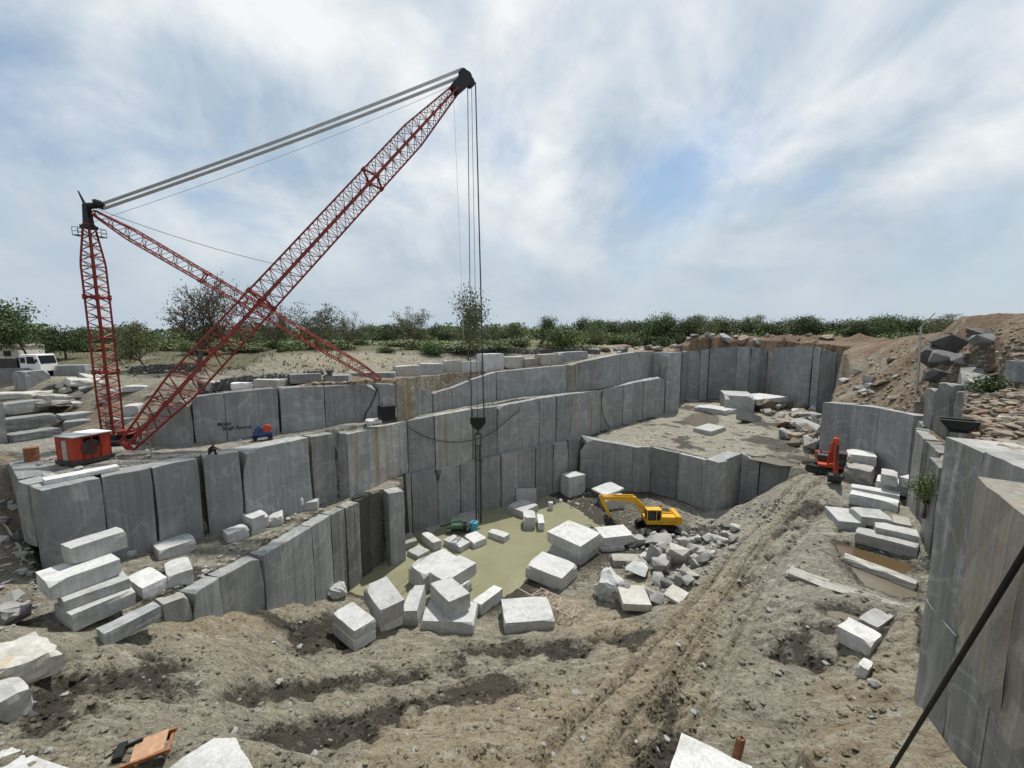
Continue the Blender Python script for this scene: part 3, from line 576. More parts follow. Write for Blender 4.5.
# ------------------------------------------------------------------ sawn blocks
def rough_hexa(c8, n=3, jit=.035, chip=.07, rg=rng):
    n = max(n, 4); sz = min((Vector(c8[1]) - Vector(c8[0])).length, (Vector(c8[3]) - Vector(c8[0])).length, (Vector(c8[4]) - Vector(c8[0])).length)
    big_ = {(i, j, k): rg.uniform(.12, .30) * sz for i in (0, n) for j in (0, n) for k in (0, n) if rg.random() < .22}
    ids = {}; vs = []; fs = []; c8 = [Vector(c) for c in c8]
    def vid(i, j, k):
        key = (i, j, k)
        if key not in ids:
            a, b, c = i / n, j / n, k / n
            lo = c8[0].lerp(c8[1], a).lerp(c8[3].lerp(c8[2], a), b); hi = c8[4].lerp(c8[5], a).lerp(c8[7].lerp(c8[6], a), b); p = lo.lerp(hi, c)
            ext = (i in (0, n)) + (j in (0, n)) + (k in (0, n))
            ctr = sum(c8, Vector()) / 8; p = p + Vector((rg.uniform(-jit, jit), rg.uniform(-jit, jit), rg.uniform(-jit, jit)))
            if (i, j, k) in big_: p = p + (ctr - p).normalized() * big_[(i, j, k)]
            elif ext >= 2: p = p + (ctr - p).normalized() * min(chip, .3) * rg.random() ** 2 * (1.5 if ext == 3 else .45)
            ids[key] = len(vs); vs.append(p)
        return ids[key]
    for a in range(n):
        for b in range(n):
            fs.append((vid(a, b, 0), vid(a, b + 1, 0), vid(a + 1, b + 1, 0), vid(a + 1, b, 0))); fs.append((vid(a, b, n), vid(a + 1, b, n), vid(a + 1, b + 1, n), vid(a, b + 1, n)))
            fs.append((vid(a, 0, b), vid(a + 1, 0, b), vid(a + 1, 0, b + 1), vid(a, 0, b + 1))); fs.append((vid(a, n, b), vid(a, n, b + 1), vid(a + 1, n, b + 1), vid(a + 1, n, b)))
            fs.append((vid(0, a, b), vid(0, a, b + 1), vid(0, a + 1, b + 1), vid(0, a + 1, b))); fs.append((vid(n, a, b), vid(n, a + 1, b), vid(n, a + 1, b + 1), vid(n, a, b + 1)))
    return vs, fs
def frame(A, B, C, vt, z0=None, depth=None):
    pB = G(*B) if z0 is None else P(*B, z0)
    z0 = pB.z - .10 if z0 is None else z0
    pB = P(*B, z0); h = zat(B[0], vt, pB) - z0
    e1 = (P(*A, z0) - pB) if A else None; e2 = (P(*C, z0) - pB) if C else None
    away = Vector((pB.x, pB.y, 0)).normalized()
    if e2 is None:
        n = Vector((-e1.y, e1.x, 0)).normalized(); n = n if n.dot(away) > 0 else -n; e2 = n * depth
    elif e1 is None:
        n = Vector((-e2.y, e2.x, 0)).normalized(); n = n if n.dot(away) > 0 else -n; e1 = n * depth
    else:
        ang = e1.angle(e2); dv = (ang - math.pi / 2) / 2 * .8; s = 1 if e2.cross(e1).z > 0 else -1
        e1 = Matrix.Rotation(-s * dv, 3, 'Z') @ e1; e2 = Matrix.Rotation(s * dv, 3, 'Z') @ e2
    return pB, e1, e2, h, z0
def blk(label, A, B, C, vt, z0=None, depth=None, group=None, mat='block', name='granite_block', cat='stone block', tilt=(0, 0), jit=.013, chip=.10, hmin=.25, n=3, h=None, sink=0):
    pB, e1, e2, hh, z0 = frame(A, B, C, vt, z0, depth); h = max(hh, hmin) if h is None else h
    z0 -= sink; h += sink; pB.z = z0
    c = pB + (e1 + e2) / 2
    q = [pB - c, pB + e2 - c, pB + e1 + e2 - c, pB + e1 - c]
    if (q[1] - q[0]).cross(q[3] - q[0]).z < 0: q = [q[0], q[3], q[2], q[1]]
    c8 = q + [k + Vector((0, 0, h)) for k in q]
    vs, fs = rough_hexa(c8, n, jit, chip)
    o = mesh(name, vs, fs, mat, None, c); o.rotation_euler = (tilt[0], tilt[1], 0)
    tag(o, label, cat, group); o['top'] = z0 + h
    return z0 + h
def topblk(label, back, left, right, z, h, mat='block', name='granite_block', cat='stone block', jit=.013, chip=.1, n=3, tilt=(0, 0)):
    b_, l_, r_ = P(*back, z), P(*left, z), P(*right, z); f_ = l_ + r_ - b_; c = (b_ + l_ + r_ + f_) / 4; c.z = z - h
    q = [l_ - c, f_ - c, r_ - c, b_ - c]
    if (q[1] - q[0]).cross(q[3] - q[0]).z < 0: q = q[::-1]
    lo = [Vector((k.x, k.y, 0)) for k in q]; vs, fs = rough_hexa(lo + [Vector((k.x, k.y, h)) for k in q], n, jit, chip)
    o = mesh(name, vs, fs, mat, None, c); o.rotation_euler = (tilt[0], tilt[1], 0); return tag(o, label, cat)
# --- blocks in and round the pool
t = blk('lower half of a two-layer block standing alone on the mud by the pool', (329.4, 635.3), (354.7, 652.8), (377, 640), 641.5)
blk('upper half of a two-layer block on the mud, rusty lifting lump on top', (330, 623), (354.7, 641), (377, 628.5), 631.4, z0=t - .03)
t = blk('dark block wedged under the tilted block at the pool edge', (366, 620), (381, 634), (404, 626), 622, mat='block')
blk('tilted block with small dark pits on its bright top, propped at the pool edge', (364, 603), (380, 624.5), (404, 612.5), 607, z0=t + .05, tilt=(.10, .07))
blk('narrow block leaning beside the tilted pitted block', (403.5, 627), (418.5, 627), None, 609, depth=3.2, tilt=(.06, -.05))
t = blk('low wide block under a smaller corner-on block by the pool', (421.3, 634.5), (474, 636.2), None, 622.5, depth=2.6)
blk('corner-on cube-like block resting across a low wide block', (424.4, 603.5), (449, 620), (472.3, 613.4), 601.7, z0=t - .05)
blk('left of two large flush blocks standing in the pool, deeper and darker sided', (406.7, 583), (424, 594), (462, 577), 575, z0=.05)
t = blk('short block in shadow carrying the pool pair, mostly hidden', (430, 597), (447, 606.5), (473, 592), 595, z0=.1)
blk('right of two large flush blocks in the pool, raised on a shadowed block', (428, 585), (446, 594.5), (477.8, 575.5), 581.6, z0=t - .1)
blk('block with two lifting holes at the water edge beside the corner-on block', (472, 613), (481, 617.5), (504, 601), 605)
blk('flat-topped bright slab block alone on the wet mud, beside the lattice frame', (504.7, 634), (554.7, 629.6), None, 619.2, depth=3.0, chip=.05)
blk('very large block with one dark hole on top beside the lattice frame', (524.2, 578.6), (561.7, 592.2), (579, 577), 578.6)
t = blk('thin lower layer under the biggest bright block near the rubble heap', (549, 554), (580.5, 567), (599, 553), 559.5)
blk('biggest bright-topped block with chipped front corner near the rubble heap', (548.4, 543), (580.5, 559.5), (599.5, 544.5), 546.5, z0=t)
t = blk('shadowed base slab under a small block beside the rubble heap', (601.9, 553), (625, 551.5), None, 547, depth=2.2)
blk('small bright block set on a base slab beside the rubble heap', (603.5, 547.5), (633.6, 544.2), None, 534.8, z0=t, depth=2.6)
blk('tipped plate leaning against the small block by the rubble heap', (633, 549), (644, 545), None, 540, depth=2.2, tilt=(0, .3), mat='blockb')
blk('water-worn brownish block at the foot of the pool wall corner', (403, 552), (417.5, 548), None, 540.5, depth=2.4, z0=-.1, mat='blockb')
blk('low block half sunk in the pool below the buttress', (406.5, 557), (418.4, 562.5), (430.5, 556.5), 556.2, z0=-.2)
blk('upright block behind the low sunk block at the buttress', (418, 543), (433.6, 552), (442, 549.8), 543, z0=-.1)
blk('block with sliced-off corner lying in the pool beside the pump', (443, 546.4), (460.2, 554.5), (471, 548.8), 547.5, z0=-.15)
blk('square block standing in the pool just below the blue drum', (464, 542.5), (474, 550.5), (486.7, 545), 543, z0=-.15)
blk('lone long block lying in open water', (488, 538), (504, 544.3), (509.4, 540.3), 537.5, z0=-.15)
blk('pale flat plate under the blue drum at the wall foot', (450, 528), (478, 527), None, 525, depth=3.4, z0=-.1, mat='blockb')
blk('narrow bar of stone lying along the pool wall foot', (456, 519.5), (478, 514.5), None, 511.5, depth=1.2, z0=-.1, mat='blockb')
blk('sloping pale plate awash beside the green pump', (433, 537), (452, 530), None, 529, depth=3.0, z0=-.2, tilt=(.08, .12), mat='blockb')
t = blk('wide plate awash in the pool under two small stubs', (507, 513), (523, 520), (538, 512), 512, z0=-.15, mat='block')
blk('white sawn panel leaning upright on the pool wall', (516, 505), (536.5, 504.5), None, 489.5, depth=.5, z0=0, tilt=(-.12, 0))
blk('small stub block beside the awash plate, taller of two', (523.5, 530), (535.5, 530), None, 517.5, depth=2.2, z0=-.1)
blk('thin stub block beside the awash plate, standing apart', (538, 531.5), (544.5, 531.5), None, 523, depth=2.6, z0=-.1)
blk('tiny upright post of stone in shallow water near the gravel', (548.5, 511), (553, 511), None, 503, depth=.6, z0=-.1)
blk('big upright cube block at the inner corner of the pit walls', (558.9, 494.7), (569, 498.6), (587, 496), 477.5)
t = blk('dark block under a bright slab behind the excavator boom', (605, 510.5), (625, 509), None, 497, depth=2.5)
blk('bright slab tipped on a dark block behind the excavator boom', (605, 496), (624.5, 492), None, 490, z0=t, depth=3.2, tilt=(.05, -.15))
blk('flat slab with straight grey front edge beside the white boulder', (622.7, 610.5), (651.6, 611.8), None, 605, depth=2.6, mat='blockb')
blk('tan-topped flat slab tilted in the mud beyond the white boulder', (664, 596), (680, 605.5), (686, 594), 602.5, mat='blockb', tilt=(.08, .05))
blk('rectangular plate lying flat at the front of the rubble heap', (613, 568), (641, 568.5), None, 561, depth=1.4, mat='blockb')
blk('small dark cube stone on the flat floor near the bench corner', (724.5, 533), (731.5, 533), None, 526.5, depth=1.0, mat='rockdark')
# --- blocks beside the right-hand wall
blk('longest block, lying beside the brown puddle', (854, 545), (917, 559.5), (922, 553), 547.8)
blk('long block just behind the longest one at the brown puddle', (874, 539), (918, 549.5), None, 536.5, depth=1.7)
blk('short wide block standing apart on the track side of the block rows', (833, 517), (837.6, 531.3), (862, 531.8), 520.7)
blk('flat block beside the short wide block, dark slot on top', (860.5, 525), (893.5, 529), None, 520, depth=2.4)
blk('small pale plate between the block rows and the thin upright slabs', (893, 527), (911.5, 531), None, 526, depth=2.2, mat='blockb')
blk('front one of two long parallel blocks in the middle row', (848, 504), (897, 514.5), (900, 510.3), 503.6)
blk('rear one of two long parallel blocks in the middle row', (850, 496.5), (899, 506), None, 495.5, depth=1.5)
t = blk('shadowed base block under two cubes by the dark face', (875, 490.5), (915, 498.5), None, 488, depth=3)
blk('left of two cubes set on a base block by the dark face', (880.4, 484), (897, 487), None, 476.5, z0=t, depth=2.6)
blk('right of two cubes set on a base block by the dark face', (898, 485.5), (914.5, 490), None, 480.5, z0=t, depth=2.8)
t = blk('rough dirty boulder-faced block behind the orange excavator', (843, 484), (872, 488), (882, 482), 470, mat='blockb', jit=.2, chip=.3, h=2.0)
blk('clean block lying on the rough dirty block behind the orange excavator', (850, 465), (876, 466.5), (882.5, 461.5), 457, z0=t - .15)
blk('dark wedge block stuck in the dirt strip at the wall foot', (835, 641), (870, 660), (882, 650), 643, mat='block', chip=.2)
blk('upright white shard beside the wedge block', (864, 683), (871, 672), None, 660, depth=.4, mat='block', tilt=(0, .2))
blk('white plate beyond the wedge block at the puddle', (877, 633), (894, 621), None, 625, depth=1.0, h=.35, mat='block')
topblk('bright block beside the rusty post at the foot of the near slope', (681, 732), (668, 772), (753, 766), 7.4, 1.8, chip=.2)
topblk('pale block half buried at the dirt edge below the striped wall', (815, 755), (792, 774), (838, 766), 7.6, 1.2, mat='blockb')
topblk('long pale flat sheet of bedrock between the two pale puddles', (792, 566), (786, 573), (912, 608), 6.0, .5, mat='blockb', n=6, jit=.09, cat='rock', name='rock')
topblk('narrow pale ridge of rock between brown and pale puddles', (846, 553), (843, 557), (918, 580), 5.95, .5, mat='blockb', n=5, jit=.08, cat='rock', name='rock')
for lab, A, B, vt in [('upright dark slab fin behind the black trough, thinnest', (920.5, 434), (929, 437), 389), ('upright pale slab fin behind the black trough, tallest', (931, 439), (945, 444), 384), ('upright slab fin behind the black trough beside the tallest', (947.5, 445), (959, 448), 392)]:
    blk(lab, A, B, None, vt, z0=14.2, depth=.9, mat='walllow', name='granite_slab', cat='stone slab', n=4, jit=.04, chip=.3)
blk('pale slab on the upper floor near the greenish puddle', (694, 411.5), (725, 416.5), None, 411, depth=5.5, jit=.1)
blk('small white-topped stone just below the greenish puddle', (697, 432), (711, 436.5), (716, 430), 431.5)
blk('large bright-topped cube on the upper floor beside the rock pile', (724.5, 411.8), (754, 413.5), None, 396.5, depth=9)
blk('white-topped plate propped behind the large cube and the rock pile', (757, 404), (788, 401), None, 397, depth=7, z0=9.3, h=1.0)
blk('leaning sharp plate at the front of the rock pile on the upper floor', (742, 424), (762, 422), None, 413.5, depth=1.5, tilt=(-.3, .2), mat='rock')
# --- stack and blocks on the ledge below the crane
t = blk('bottom slab of the four-high stack at the end of the ledge', (49, 623.4), (73.4, 632.5), (139, 606), 614.5)
t2 = blk('second slab from the bottom of the four-high stack', (51, 603), (65, 612), (132.8, 589.5), 601.5, z0=t)
t3 = blk('third slab from the bottom of the stack, longest overhang', (29, 592), (50.8, 601), (124, 577), 583, z0=t2)
blk('topmost slab of the four-high stack, nearest the platform wall', (58, 563.3), (72.6, 566.6), (130.5, 548.5), 548, z0=t3)
blk('long slab along the ledge lip below the four-high stack', (100, 641), (104.7, 648.5), (160, 617.5), 634, mat='wall')
blk('five-sided block beside the four-high stack on the ledge', (138, 592), (144.6, 609), (166.7, 595), 588, chip=.2)
blk('block with bright top next to the five-sided block', (163.6, 578), (169, 593), (194.8, 584.5), 576.5)
blk('long block lying on the ledge behind the block with bright top', (152, 555), (159.3, 563.7), (197.4, 551), 551)
blk('small low block in front of the stepped pair on the ledge', (224.8, 540), (228, 545.6), (249, 537.3), 534.5)
t = blk('thin base layer under the stepped pair block on the ledge', (244, 533), (252, 537.5), (267, 531.5), 532)
blk('bright-topped cube of the stepped pair on the ledge', (239.5, 524.5), (253, 532), (269, 525.5), 518.8, z0=t)
blk('notched small block right beside the stepped pair on the ledge', (268.7, 530), (283, 527.3), None, 516, depth=1.8, chip=.3)
t = blk('low block under the pitted cube on the ledge', (285.8, 515.5), (318, 511.8), None, 501.5, depth=2.2)
blk('pitted bright cube standing on the low block on the ledge', (287.5, 508.5), (303, 507.5), None, 497, z0=t - .3, depth=2.2)
blk('white triangular shard against the platform wall', (130, 560), (139.5, 556), None, 547, depth=.5, tilt=(.2, 0), chip=.5, mat='block')
blk('stub of slab lying on the ledge lip below the bright-topped block', (168, 612), (194, 599), None, 601, depth=1.3, mat='blockb')
# --- blocks at the near left
topblk('pale slab top thrusting out of the mud near the rusted plates', (229, 728), (163, 769), (257, 770), 9.3, 1.6)
topblk('flat grey slab lying below the leaning boulders at the slope foot', (5, 744), (-80, 775), (78, 771), 10.3, 1.0)
# --- stacks behind and on the crane platform
t = blk('bottom slab of the three-high stack behind the crane cabin', (13, 443.5), (62, 435.5), None, 428, depth=1.7, z0=15.15, mat='wall')
t2 = blk('middle slab of the three-high stack behind the crane cabin', (6, 431.5), (57.5, 424), None, 413.5, depth=1.7, z0=t, mat='wall')
blk('top slab of the three-high stack behind the crane cabin', (2.5, 416.5), (48.4, 409.5), None, 399, depth=1.8, z0=t2, mat='wall')
blk('dark end of another stack beside the three-high stack', (-30, 449), (9, 443), None, 402, depth=2.2, z0=15.15, mat='wall')
t = blk('lower slab of the bank behind the crane mast', (64, 432), (112, 427), None, 418, depth=1.8, z0=15.15, mat='wall')
blk('upper slab of the bank behind the crane mast', (62, 421), (118, 414), None, 409, depth=1.8, z0=t, mat='wall')
t = blk('lower cube of the pair between mast and boom foot', (122, 434), (137, 431), None, 417, depth=2.0, z0=15.2, mat='wall')
blk('upper cube of the pair between mast and boom foot', (122, 417), (139, 416), None, 405.5, depth=2.2, z0=t)
blk('thin slab lying in front of the crane cabin', (45, 485), (120, 470), None, 466, depth=.9, z0=15.2, chip=.04)
blk('flat slab on the bank behind the boom foot', (122, 392), (146, 391), None, 386, depth=3)
for lab, A, B, vt, dp in [('tilted plate on the slope above the stacks, larger', (32, 400), (60, 395), 389, 4), ('tilted plate on the slope above the stacks, lower', (52, 409), (78, 404), 399, 3.5), ('tilted plate near the mast on the slope', (66, 401), (86, 398), 394, 3), ('dark plate on the slope behind the mast', (70, 388), (98, 386), 379, 3), ('pale plate behind the mast below the truck', (78, 384), (98, 389), 382, 4)]:
    blk(lab, A, B, None, vt, depth=dp, group='plates on the slope behind the crane', mat='blockb', tilt=(rng.uniform(-.12, .05), rng.uniform(-.15, .15)), jit=.08, chip=.3)
for ri, (A, B, vt) in enumerate([((0, 384), (26, 384), 368), ((26, 384), (51, 382), 370), ((54, 378), (86, 377), 365), ((86, 378), (106, 376), 368)]):
    blk(['fourth', 'third', 'second', 'first'][ri] + ' block from the crane mast in the row below the white truck', A, B, None, vt, depth=2.0, group='blocks below the white truck', mat='wall', sink=.9)
ORD = ['first', 'second', 'third', 'fourth', 'fifth', 'sixth', 'seventh', 'eighth', 'ninth', 'tenth']
for ri, (A, B, vt) in enumerate([((206, 391), (230, 390), 381.5), ((253, 388), (278, 388.5), 380), ((278, 385.5), (290, 385), 376.5), ((290, 384), (322, 382.5), 373.5), ((325, 386.5), (349, 386), 375.5), ((349, 385), (395, 384), 372.5), ((397, 381.5), (421.5, 380), 365.5),
                 ((421, 377), (444, 376), 363.5), ((445, 374.5), (462, 374), 360.5), ((462, 374), (484, 372.5), 361), ((484, 372), (504, 370.5), 353.5), ((504, 369), (524.5, 368), 356.5), ((525, 367.5), (541, 366.5), 358.5), ((541.5, 366.5), (558, 365.5), 354), ((559, 364), (588, 362.5), 351.5)]):
    blk('grey rim block lying under the foot of the stay leg' if ri == 5 else ORD[4 - ri] + ' rim block from the stay leg foot, on the crane cabin side' if ri < 5 else ORD[ri - 6] + ' rim block from the stay leg foot, on the far wall side', A, B, None, vt, depth=2.0, group='blocks lining the rim', tilt=(0, rng.uniform(-.04, .04)), mat=rng.choice(['block', 'blockb', 'wall']))
blk('white wrapped-looking block at the end of the rim row', (231, 390.5), (253, 389.5), None, 382.5, depth=2, mat='white', chip=.25)
blk('small white slab lying on the platform beside the dark generator', (365, 424.5), (382, 423.5), None, 421, depth=1.6, h=.3, z0=15.02)
# ------------------------------------------------------------------ broken rock
def hull(seed, n=15, sq=.7):
    rg = random.Random(seed); bm = bmesh.new()
    for _ in range(n):
        v = Vector((rg.gauss(0, 1), rg.gauss(0, 1), rg.gauss(0, 1))).normalized() * rg.uniform(.8, 1.0); bm.verts.new((max(-sq, min(sq, v.x)), max(-sq, min(sq, v.y)), max(-sq, min(sq, v.z))))
    r_ = bmesh.ops.convex_hull(bm, input=bm.verts[:]); bmesh.ops.delete(bm, geom=list({g for g in r_['geom_interior'] + r_['geom_unused'] if isinstance(g, bmesh.types.BMVert)}), context='VERTS')
    bm.verts.index_update(); vs = [v.co.copy() for v in bm.verts]; fs = [tuple(v.index for v in f.verts) for f in bm.faces]; bm.free()
    m = max(abs(c) for v in vs for c in v); vs = [v / m * .5 for v in vs]; return vs, fs
HULLS = [hull(s, 12 + s % 7) for s in range(14)]
HM = {}
def rock(label, p, sx, sy, sz, rz, mat, group=None, tilt=(0, 0), k=None, sink=.25, cat='rock', name='rock'):
    k = rng.randrange(len(HULLS)) if k is None else k
    if (k, mat) not in HM:
        me_ = bpy.data.meshes.new('rock'); me_.from_pydata([tuple(v) for v in HULLS[k][0]], [], HULLS[k][1]); me_.materials.append(M[mat]); HM[(k, mat)] = me_
    o = bpy.data.objects.new(name, HM[(k, mat)]); o.scale = (sx, sy, sz); o.rotation_euler = (tilt[0], tilt[1], rz); o.location = (p[0], p[1], p[2] + sz * (.5 - sink)); COL.objects.link(o)
    return tag(o, label, cat, group)
def rockpx(label, u0, v0, u1, v1, mat='rock', dp=.8, group=None, k=None, rz=None, tilt=(0, 0)):
    p = G((u0 + u1) / 2, v1 - (v1 - v0) * .12); s = math.hypot(p.x, p.y); d = (p.y * cP - (p.z - H) * sP)
    wd = (u1 - u0) * d / F; hh = (v1 - v0) * d / F * .85
    return rock(label, p, wd, wd * dp, max(hh, .3), math.atan2(p.x, p.y) * -1 if rz is None else rz, mat, group, tilt, k, sink=.12)
# named boulders
def boulder(label, u0, v0, u1, v1, seed, mat, dp=.85, sub=1):
    p = G((u0 + u1) / 2, v1 - (v1 - v0) * .15); d = (p.y * cP - (p.z - H) * sP); wd = (u1 - u0) * d / F; hh = (v1 - v0) * d / F * .9
    rg = random.Random(seed); bm = bmesh.new(); vs, fs = hull(seed, 26, .8); bv = [bm.verts.new((v.x * wd, v.y * wd * dp, v.z * hh)) for v in vs]
    for f in fs: bm.faces.new([bv[i] for i in f])
    bmesh.ops.subdivide_edges(bm, edges=bm.edges[:], cuts=2, use_grid_fill=True)
    for v in bm.verts: v.co += Vector((rg.gauss(0, 1), rg.gauss(0, 1), rg.gauss(0, 1))) * .025 * wd
    bmesh.ops.triangulate(bm, faces=bm.faces[:]); me_ = bpy.data.meshes.new('boulder'); bm.to_mesh(me_); bm.free(); me_.materials.append(M[mat])
    o = bpy.data.objects.new('boulder', me_); o.location = (p.x, p.y, p.z + hh * .36); o.rotation_euler = (0, 0, -math.atan2(p.x, p.y)); COL.objects.link(o); return tag(o, label, 'boulder')
boulder('big white rounded boulder standing on the mud beside a flat slab', 594, 567, 624, 601, 3, 'block')
boulder('grey broken flank rock against the big white boulder', 612, 581, 634, 603, 8, 'rock')
topblk('large flat white-crusted slab rock at the near end of the ledge', (38, 631), (-30, 652), (65, 650), 10.9, 1.0, n=5, jit=.05, chip=.3, mat='blockb', name='boulder', cat='boulder', tilt=(.03, -.05))
topblk('grey split rock below the white-crusted slab rock', (20, 671), (-40, 694), (34, 689), 10.6, 1.2, n=5, jit=.05, chip=.3, mat='rock', name='boulder', cat='boulder', tilt=(.05, -.06))
boulder('rounded grey boulder on the dirt below the hose', -6, 601, 23, 631, 11, 'rock')
boulder('pale rounded stone at the pool edge below the buttress', 328, 580, 346, 601, 12, 'block')
for i, (b_, m_) in enumerate([((647, 538, 660, 564), 'rock'), ((650, 555, 668, 575), 'rock'), ((666, 539, 688, 565), 'blockb'), ((690, 556, 703, 569), 'blockb'), ((701, 549, 714, 560), 'rock'), ((626, 563, 648, 577), 'block'), ((660, 577, 675, 588), 'rockdark'), ((674, 571, 685, 587), 'rock'),
                              ((645, 532, 672, 548), 'rock'), ((684, 568, 694, 578), 'rock'), ((690, 545, 703, 555), 'blockb'), ((632, 533, 645, 548), 'rock'), ((640, 585, 656, 596), 'blockb'), ((648, 592, 664, 604), 'rock'), ((706, 533, 722, 540), 'blockb'), ((718, 536, 732, 544), 'blockb')]):
    rockpx('big angular granite chunk in the rubble heap beside the yellow excavator', *b_, mat=m_, group='chunks of the rubble heap', tilt=(rng.uniform(-.3, .3), rng.uniform(-.3, .3)))
def zone(n, poly, s0, s1, label, group, mats, flat=.65, seed=1, lift=0):
    rg = random.Random(seed); us = [p[0] for p in poly]; vs_ = [p[1] for p in poly]; c = 0; tries = 0
    while c < n and tries < n * 30:
        tries += 1; u = rg.uniform(min(us), max(us)); v = rg.uniform(min(vs_), max(vs_))
        if not inpoly(np.array([u]), np.array([v]), poly)[0]: continue
        p = G(u, v); s = s0 + (s1 - s0) * rg.random() ** 2.2
        if p.y > 130: continue
        rock(label, p + Vector((0, 0, lift * rg.random())), s * rg.uniform(.8, 1.3), s * rg.uniform(.7, 1.1), s * rg.uniform(.45, .9) * flat / .65, rg.uniform(0, 6.3), rg.choice(mats), group, (rg.uniform(-.5, .5), rg.uniform(-.5, .5)), rg.randrange(14)); c += 1
zone(84, [(640, 535), (725, 528), (740, 520), (735, 545), (710, 565), (690, 590), (662, 590), (650, 575), (612, 560), (612, 550), (640, 550)], .5, 1.7, 'broken granite piece in the rubble heap beside the yellow excavator', 'broken pieces of the rubble heap', ['rock', 'rock', 'blockb', 'rockdark'], seed=2, lift=.5)
zone(14, [(540, 492), (560, 490), (600, 497), (595, 508), (560, 503), (540, 500)], .3, .9, 'small broken stone at the inner foot of the pit walls', 'stones at the wall foot', ['rock', 'block'], seed=3)
zone(54, [(752, 404), (770, 398), (795, 402), (815, 410), (815, 452), (790, 448), (780, 430), (758, 420)], 1.1, 3.8, 'angular tan and grey rock in the pile beside the large cube', 'rocks of the pile on the upper floor', ['rock', 'rocktan', 'rocktan', 'rockdark', 'blockb'], seed=4, lift=1.2)
zone(16, [(836, 372), (890, 340), (905, 345), (900, 400), (850, 398)], .8, 2.4, 'brown rock on the shelf above the broad dark face', 'rocks on the brown shelf', ['rocktan', 'rock'], seed=5)
for lab, bx, kk, tl in [('largest dark boulder at the heart of the bank beside the pole', (936, 330, 972, 352), 2, (.1, .3)), ('dark boulder leaning over the pole side of the bank', (922, 340, 944, 372), 5, (0, -.3)), ('grey slab boulder fallen in front of the dark ones', (935, 348, 962, 366), 7, (.3, .2)), ('dark pointed boulder on top of the bank', (968, 326, 990, 345), 9, (0, .2)),
                        ('tan flat boulder on the far side of the dark group', (974, 332, 998, 348), 3, (.2, .4)), ('small dark boulder low in the bank', (926, 366, 945, 384), 11, (0, 0)), ('grey plate wedged under the largest dark boulder', (950, 352, 972, 366), 1, (.4, .1))]:
    rockpx(lab, *bx, mat='rockdark' if 'dark' in lab else 'rock', k=kk, tilt=tl, dp=.9)
blk('grey sawn block lodged high on the spoil bank', (1003, 381), (1045, 384), None, 362, depth=1.6, mat='wall')
zone(28, [(960, 372), (985, 345), (1024, 330), (1024, 415), (985, 415), (960, 410)], .3, 1.3, 'flaky brown rock on the steep spoil bank', 'rocks of the spoil bank', ['rocktan', 'rocktan', 'rock'], flat=.4, seed=7)
zone(18, [(598, 352), (640, 338), (700, 336), (700, 346), (650, 352), (620, 356)], 1.0, 3.2, 'brown grey boulder heaped on the rim past the block row', 'boulders on the rim', ['rocktan', 'rock', 'rockdark'], seed=8)
zone(16, [(700, 336), (840, 331), (845, 345), (780, 344), (700, 344)], 1.2, 3.6, 'reddish rock on the earth bank above the far wall', 'rocks above the far wall', ['rocktan', 'rocktan', 'rock'], seed=9)
zone(18, [(50, 385), (100, 375), (125, 385), (120, 404), (60, 412), (40, 400)], .5, 1.6, 'loose rock on the slope behind the crane mast', 'rocks behind the crane', ['rock', 'blockb', 'rockdark'], seed=10)
zone(12, [(0, 500), (15, 500), (40, 560), (45, 600), (0, 600)], .25, .8, 'small stone on the debris slope below the platform end', 'stones of the debris slope', ['rock', 'rockdark', 'blockb'], seed=11)
zone(12, [(560, 520), (610, 525), (640, 535), (600, 540)], .3, .9, 'muddy stone on the wet floor under the excavator boom', 'stones under the boom', ['rock', 'rockdark'], seed=12)
zone(8, [(955, 425), (1024, 430), (1024, 455), (985, 442)], .25, .7, 'loose flat stone on the shelf beside the black trough', 'stones by the trough', ['rock', 'blockb', 'rocktan'], flat=.35, seed=13)
def scatter(name, n, mat, pick, s0, s1, seed, kind='stuff', flat=.6):
    rg = np.random.RandomState(seed); xy = pick(rg, n); n = len(xy); z = gz(xy[:, 0], xy[:, 1]); V = []; Fc = []; b_ = 0
    for i in range(n):
        vs, fs = HULLS[rg.randint(14)]; s = s0 + (s1 - s0) * rg.rand() ** 3; a = rg.rand() * 6.28; ca_, sa = math.cos(a), math.sin(a); q = rg.uniform(.6, 1.1); ff = flat * rg.uniform(.6, 1.3)
        for v in vs: V.append((xy[i, 0] + s * (v.x * ca_ - v.y * q * sa), xy[i, 1] + s * (v.x * sa + v.y * q * ca_), z[i] + s * ff * (v.z + .22)))
        Fc += [tuple(b_ + k for k in f) for f in fs]; b_ += len(vs)
    o = mesh(name, V, Fc, mat); o['kind'] = kind
    if mat == 'ground':                        # clods take the colour of the ground they lie on
        V_ = np.array(V); _, mu_, sa2, so2, _g, st2 = terrain(V_[:, 0], V_[:, 1], cols=True); c_ = o.data.color_attributes.new('zones', 'FLOAT_COLOR', 'POINT'); c_.data.foreach_set('color', np.clip(np.stack([mu_, sa2, so2, np.ones(len(V_))], -1), 0, 1).astype(np.float32).ravel())
    return o
def pickpx(polys):
    def f(rg, n):
        out = []
        for poly, m in polys:
            us = [p[0] for p in poly]; vs_ = [p[1] for p in poly]; U = rg.uniform(min(us), max(us), m * 3); V_ = rg.uniform(min(vs_), max(vs_), m * 3); ok = np.nonzero(inpoly(U, V_, poly))[0][:m]
            for i in ok:
                p = G(U[i], V_[i])
                if p.y < 130: out.append((p.x, p.y))
        return np.array(out)
    return f
FG = [(0, 640), (100, 650), (330, 590), (350, 650), (480, 640), (600, 620), (690, 600), (780, 495), (880, 500), (905, 560), (900, 768), (0, 768)]
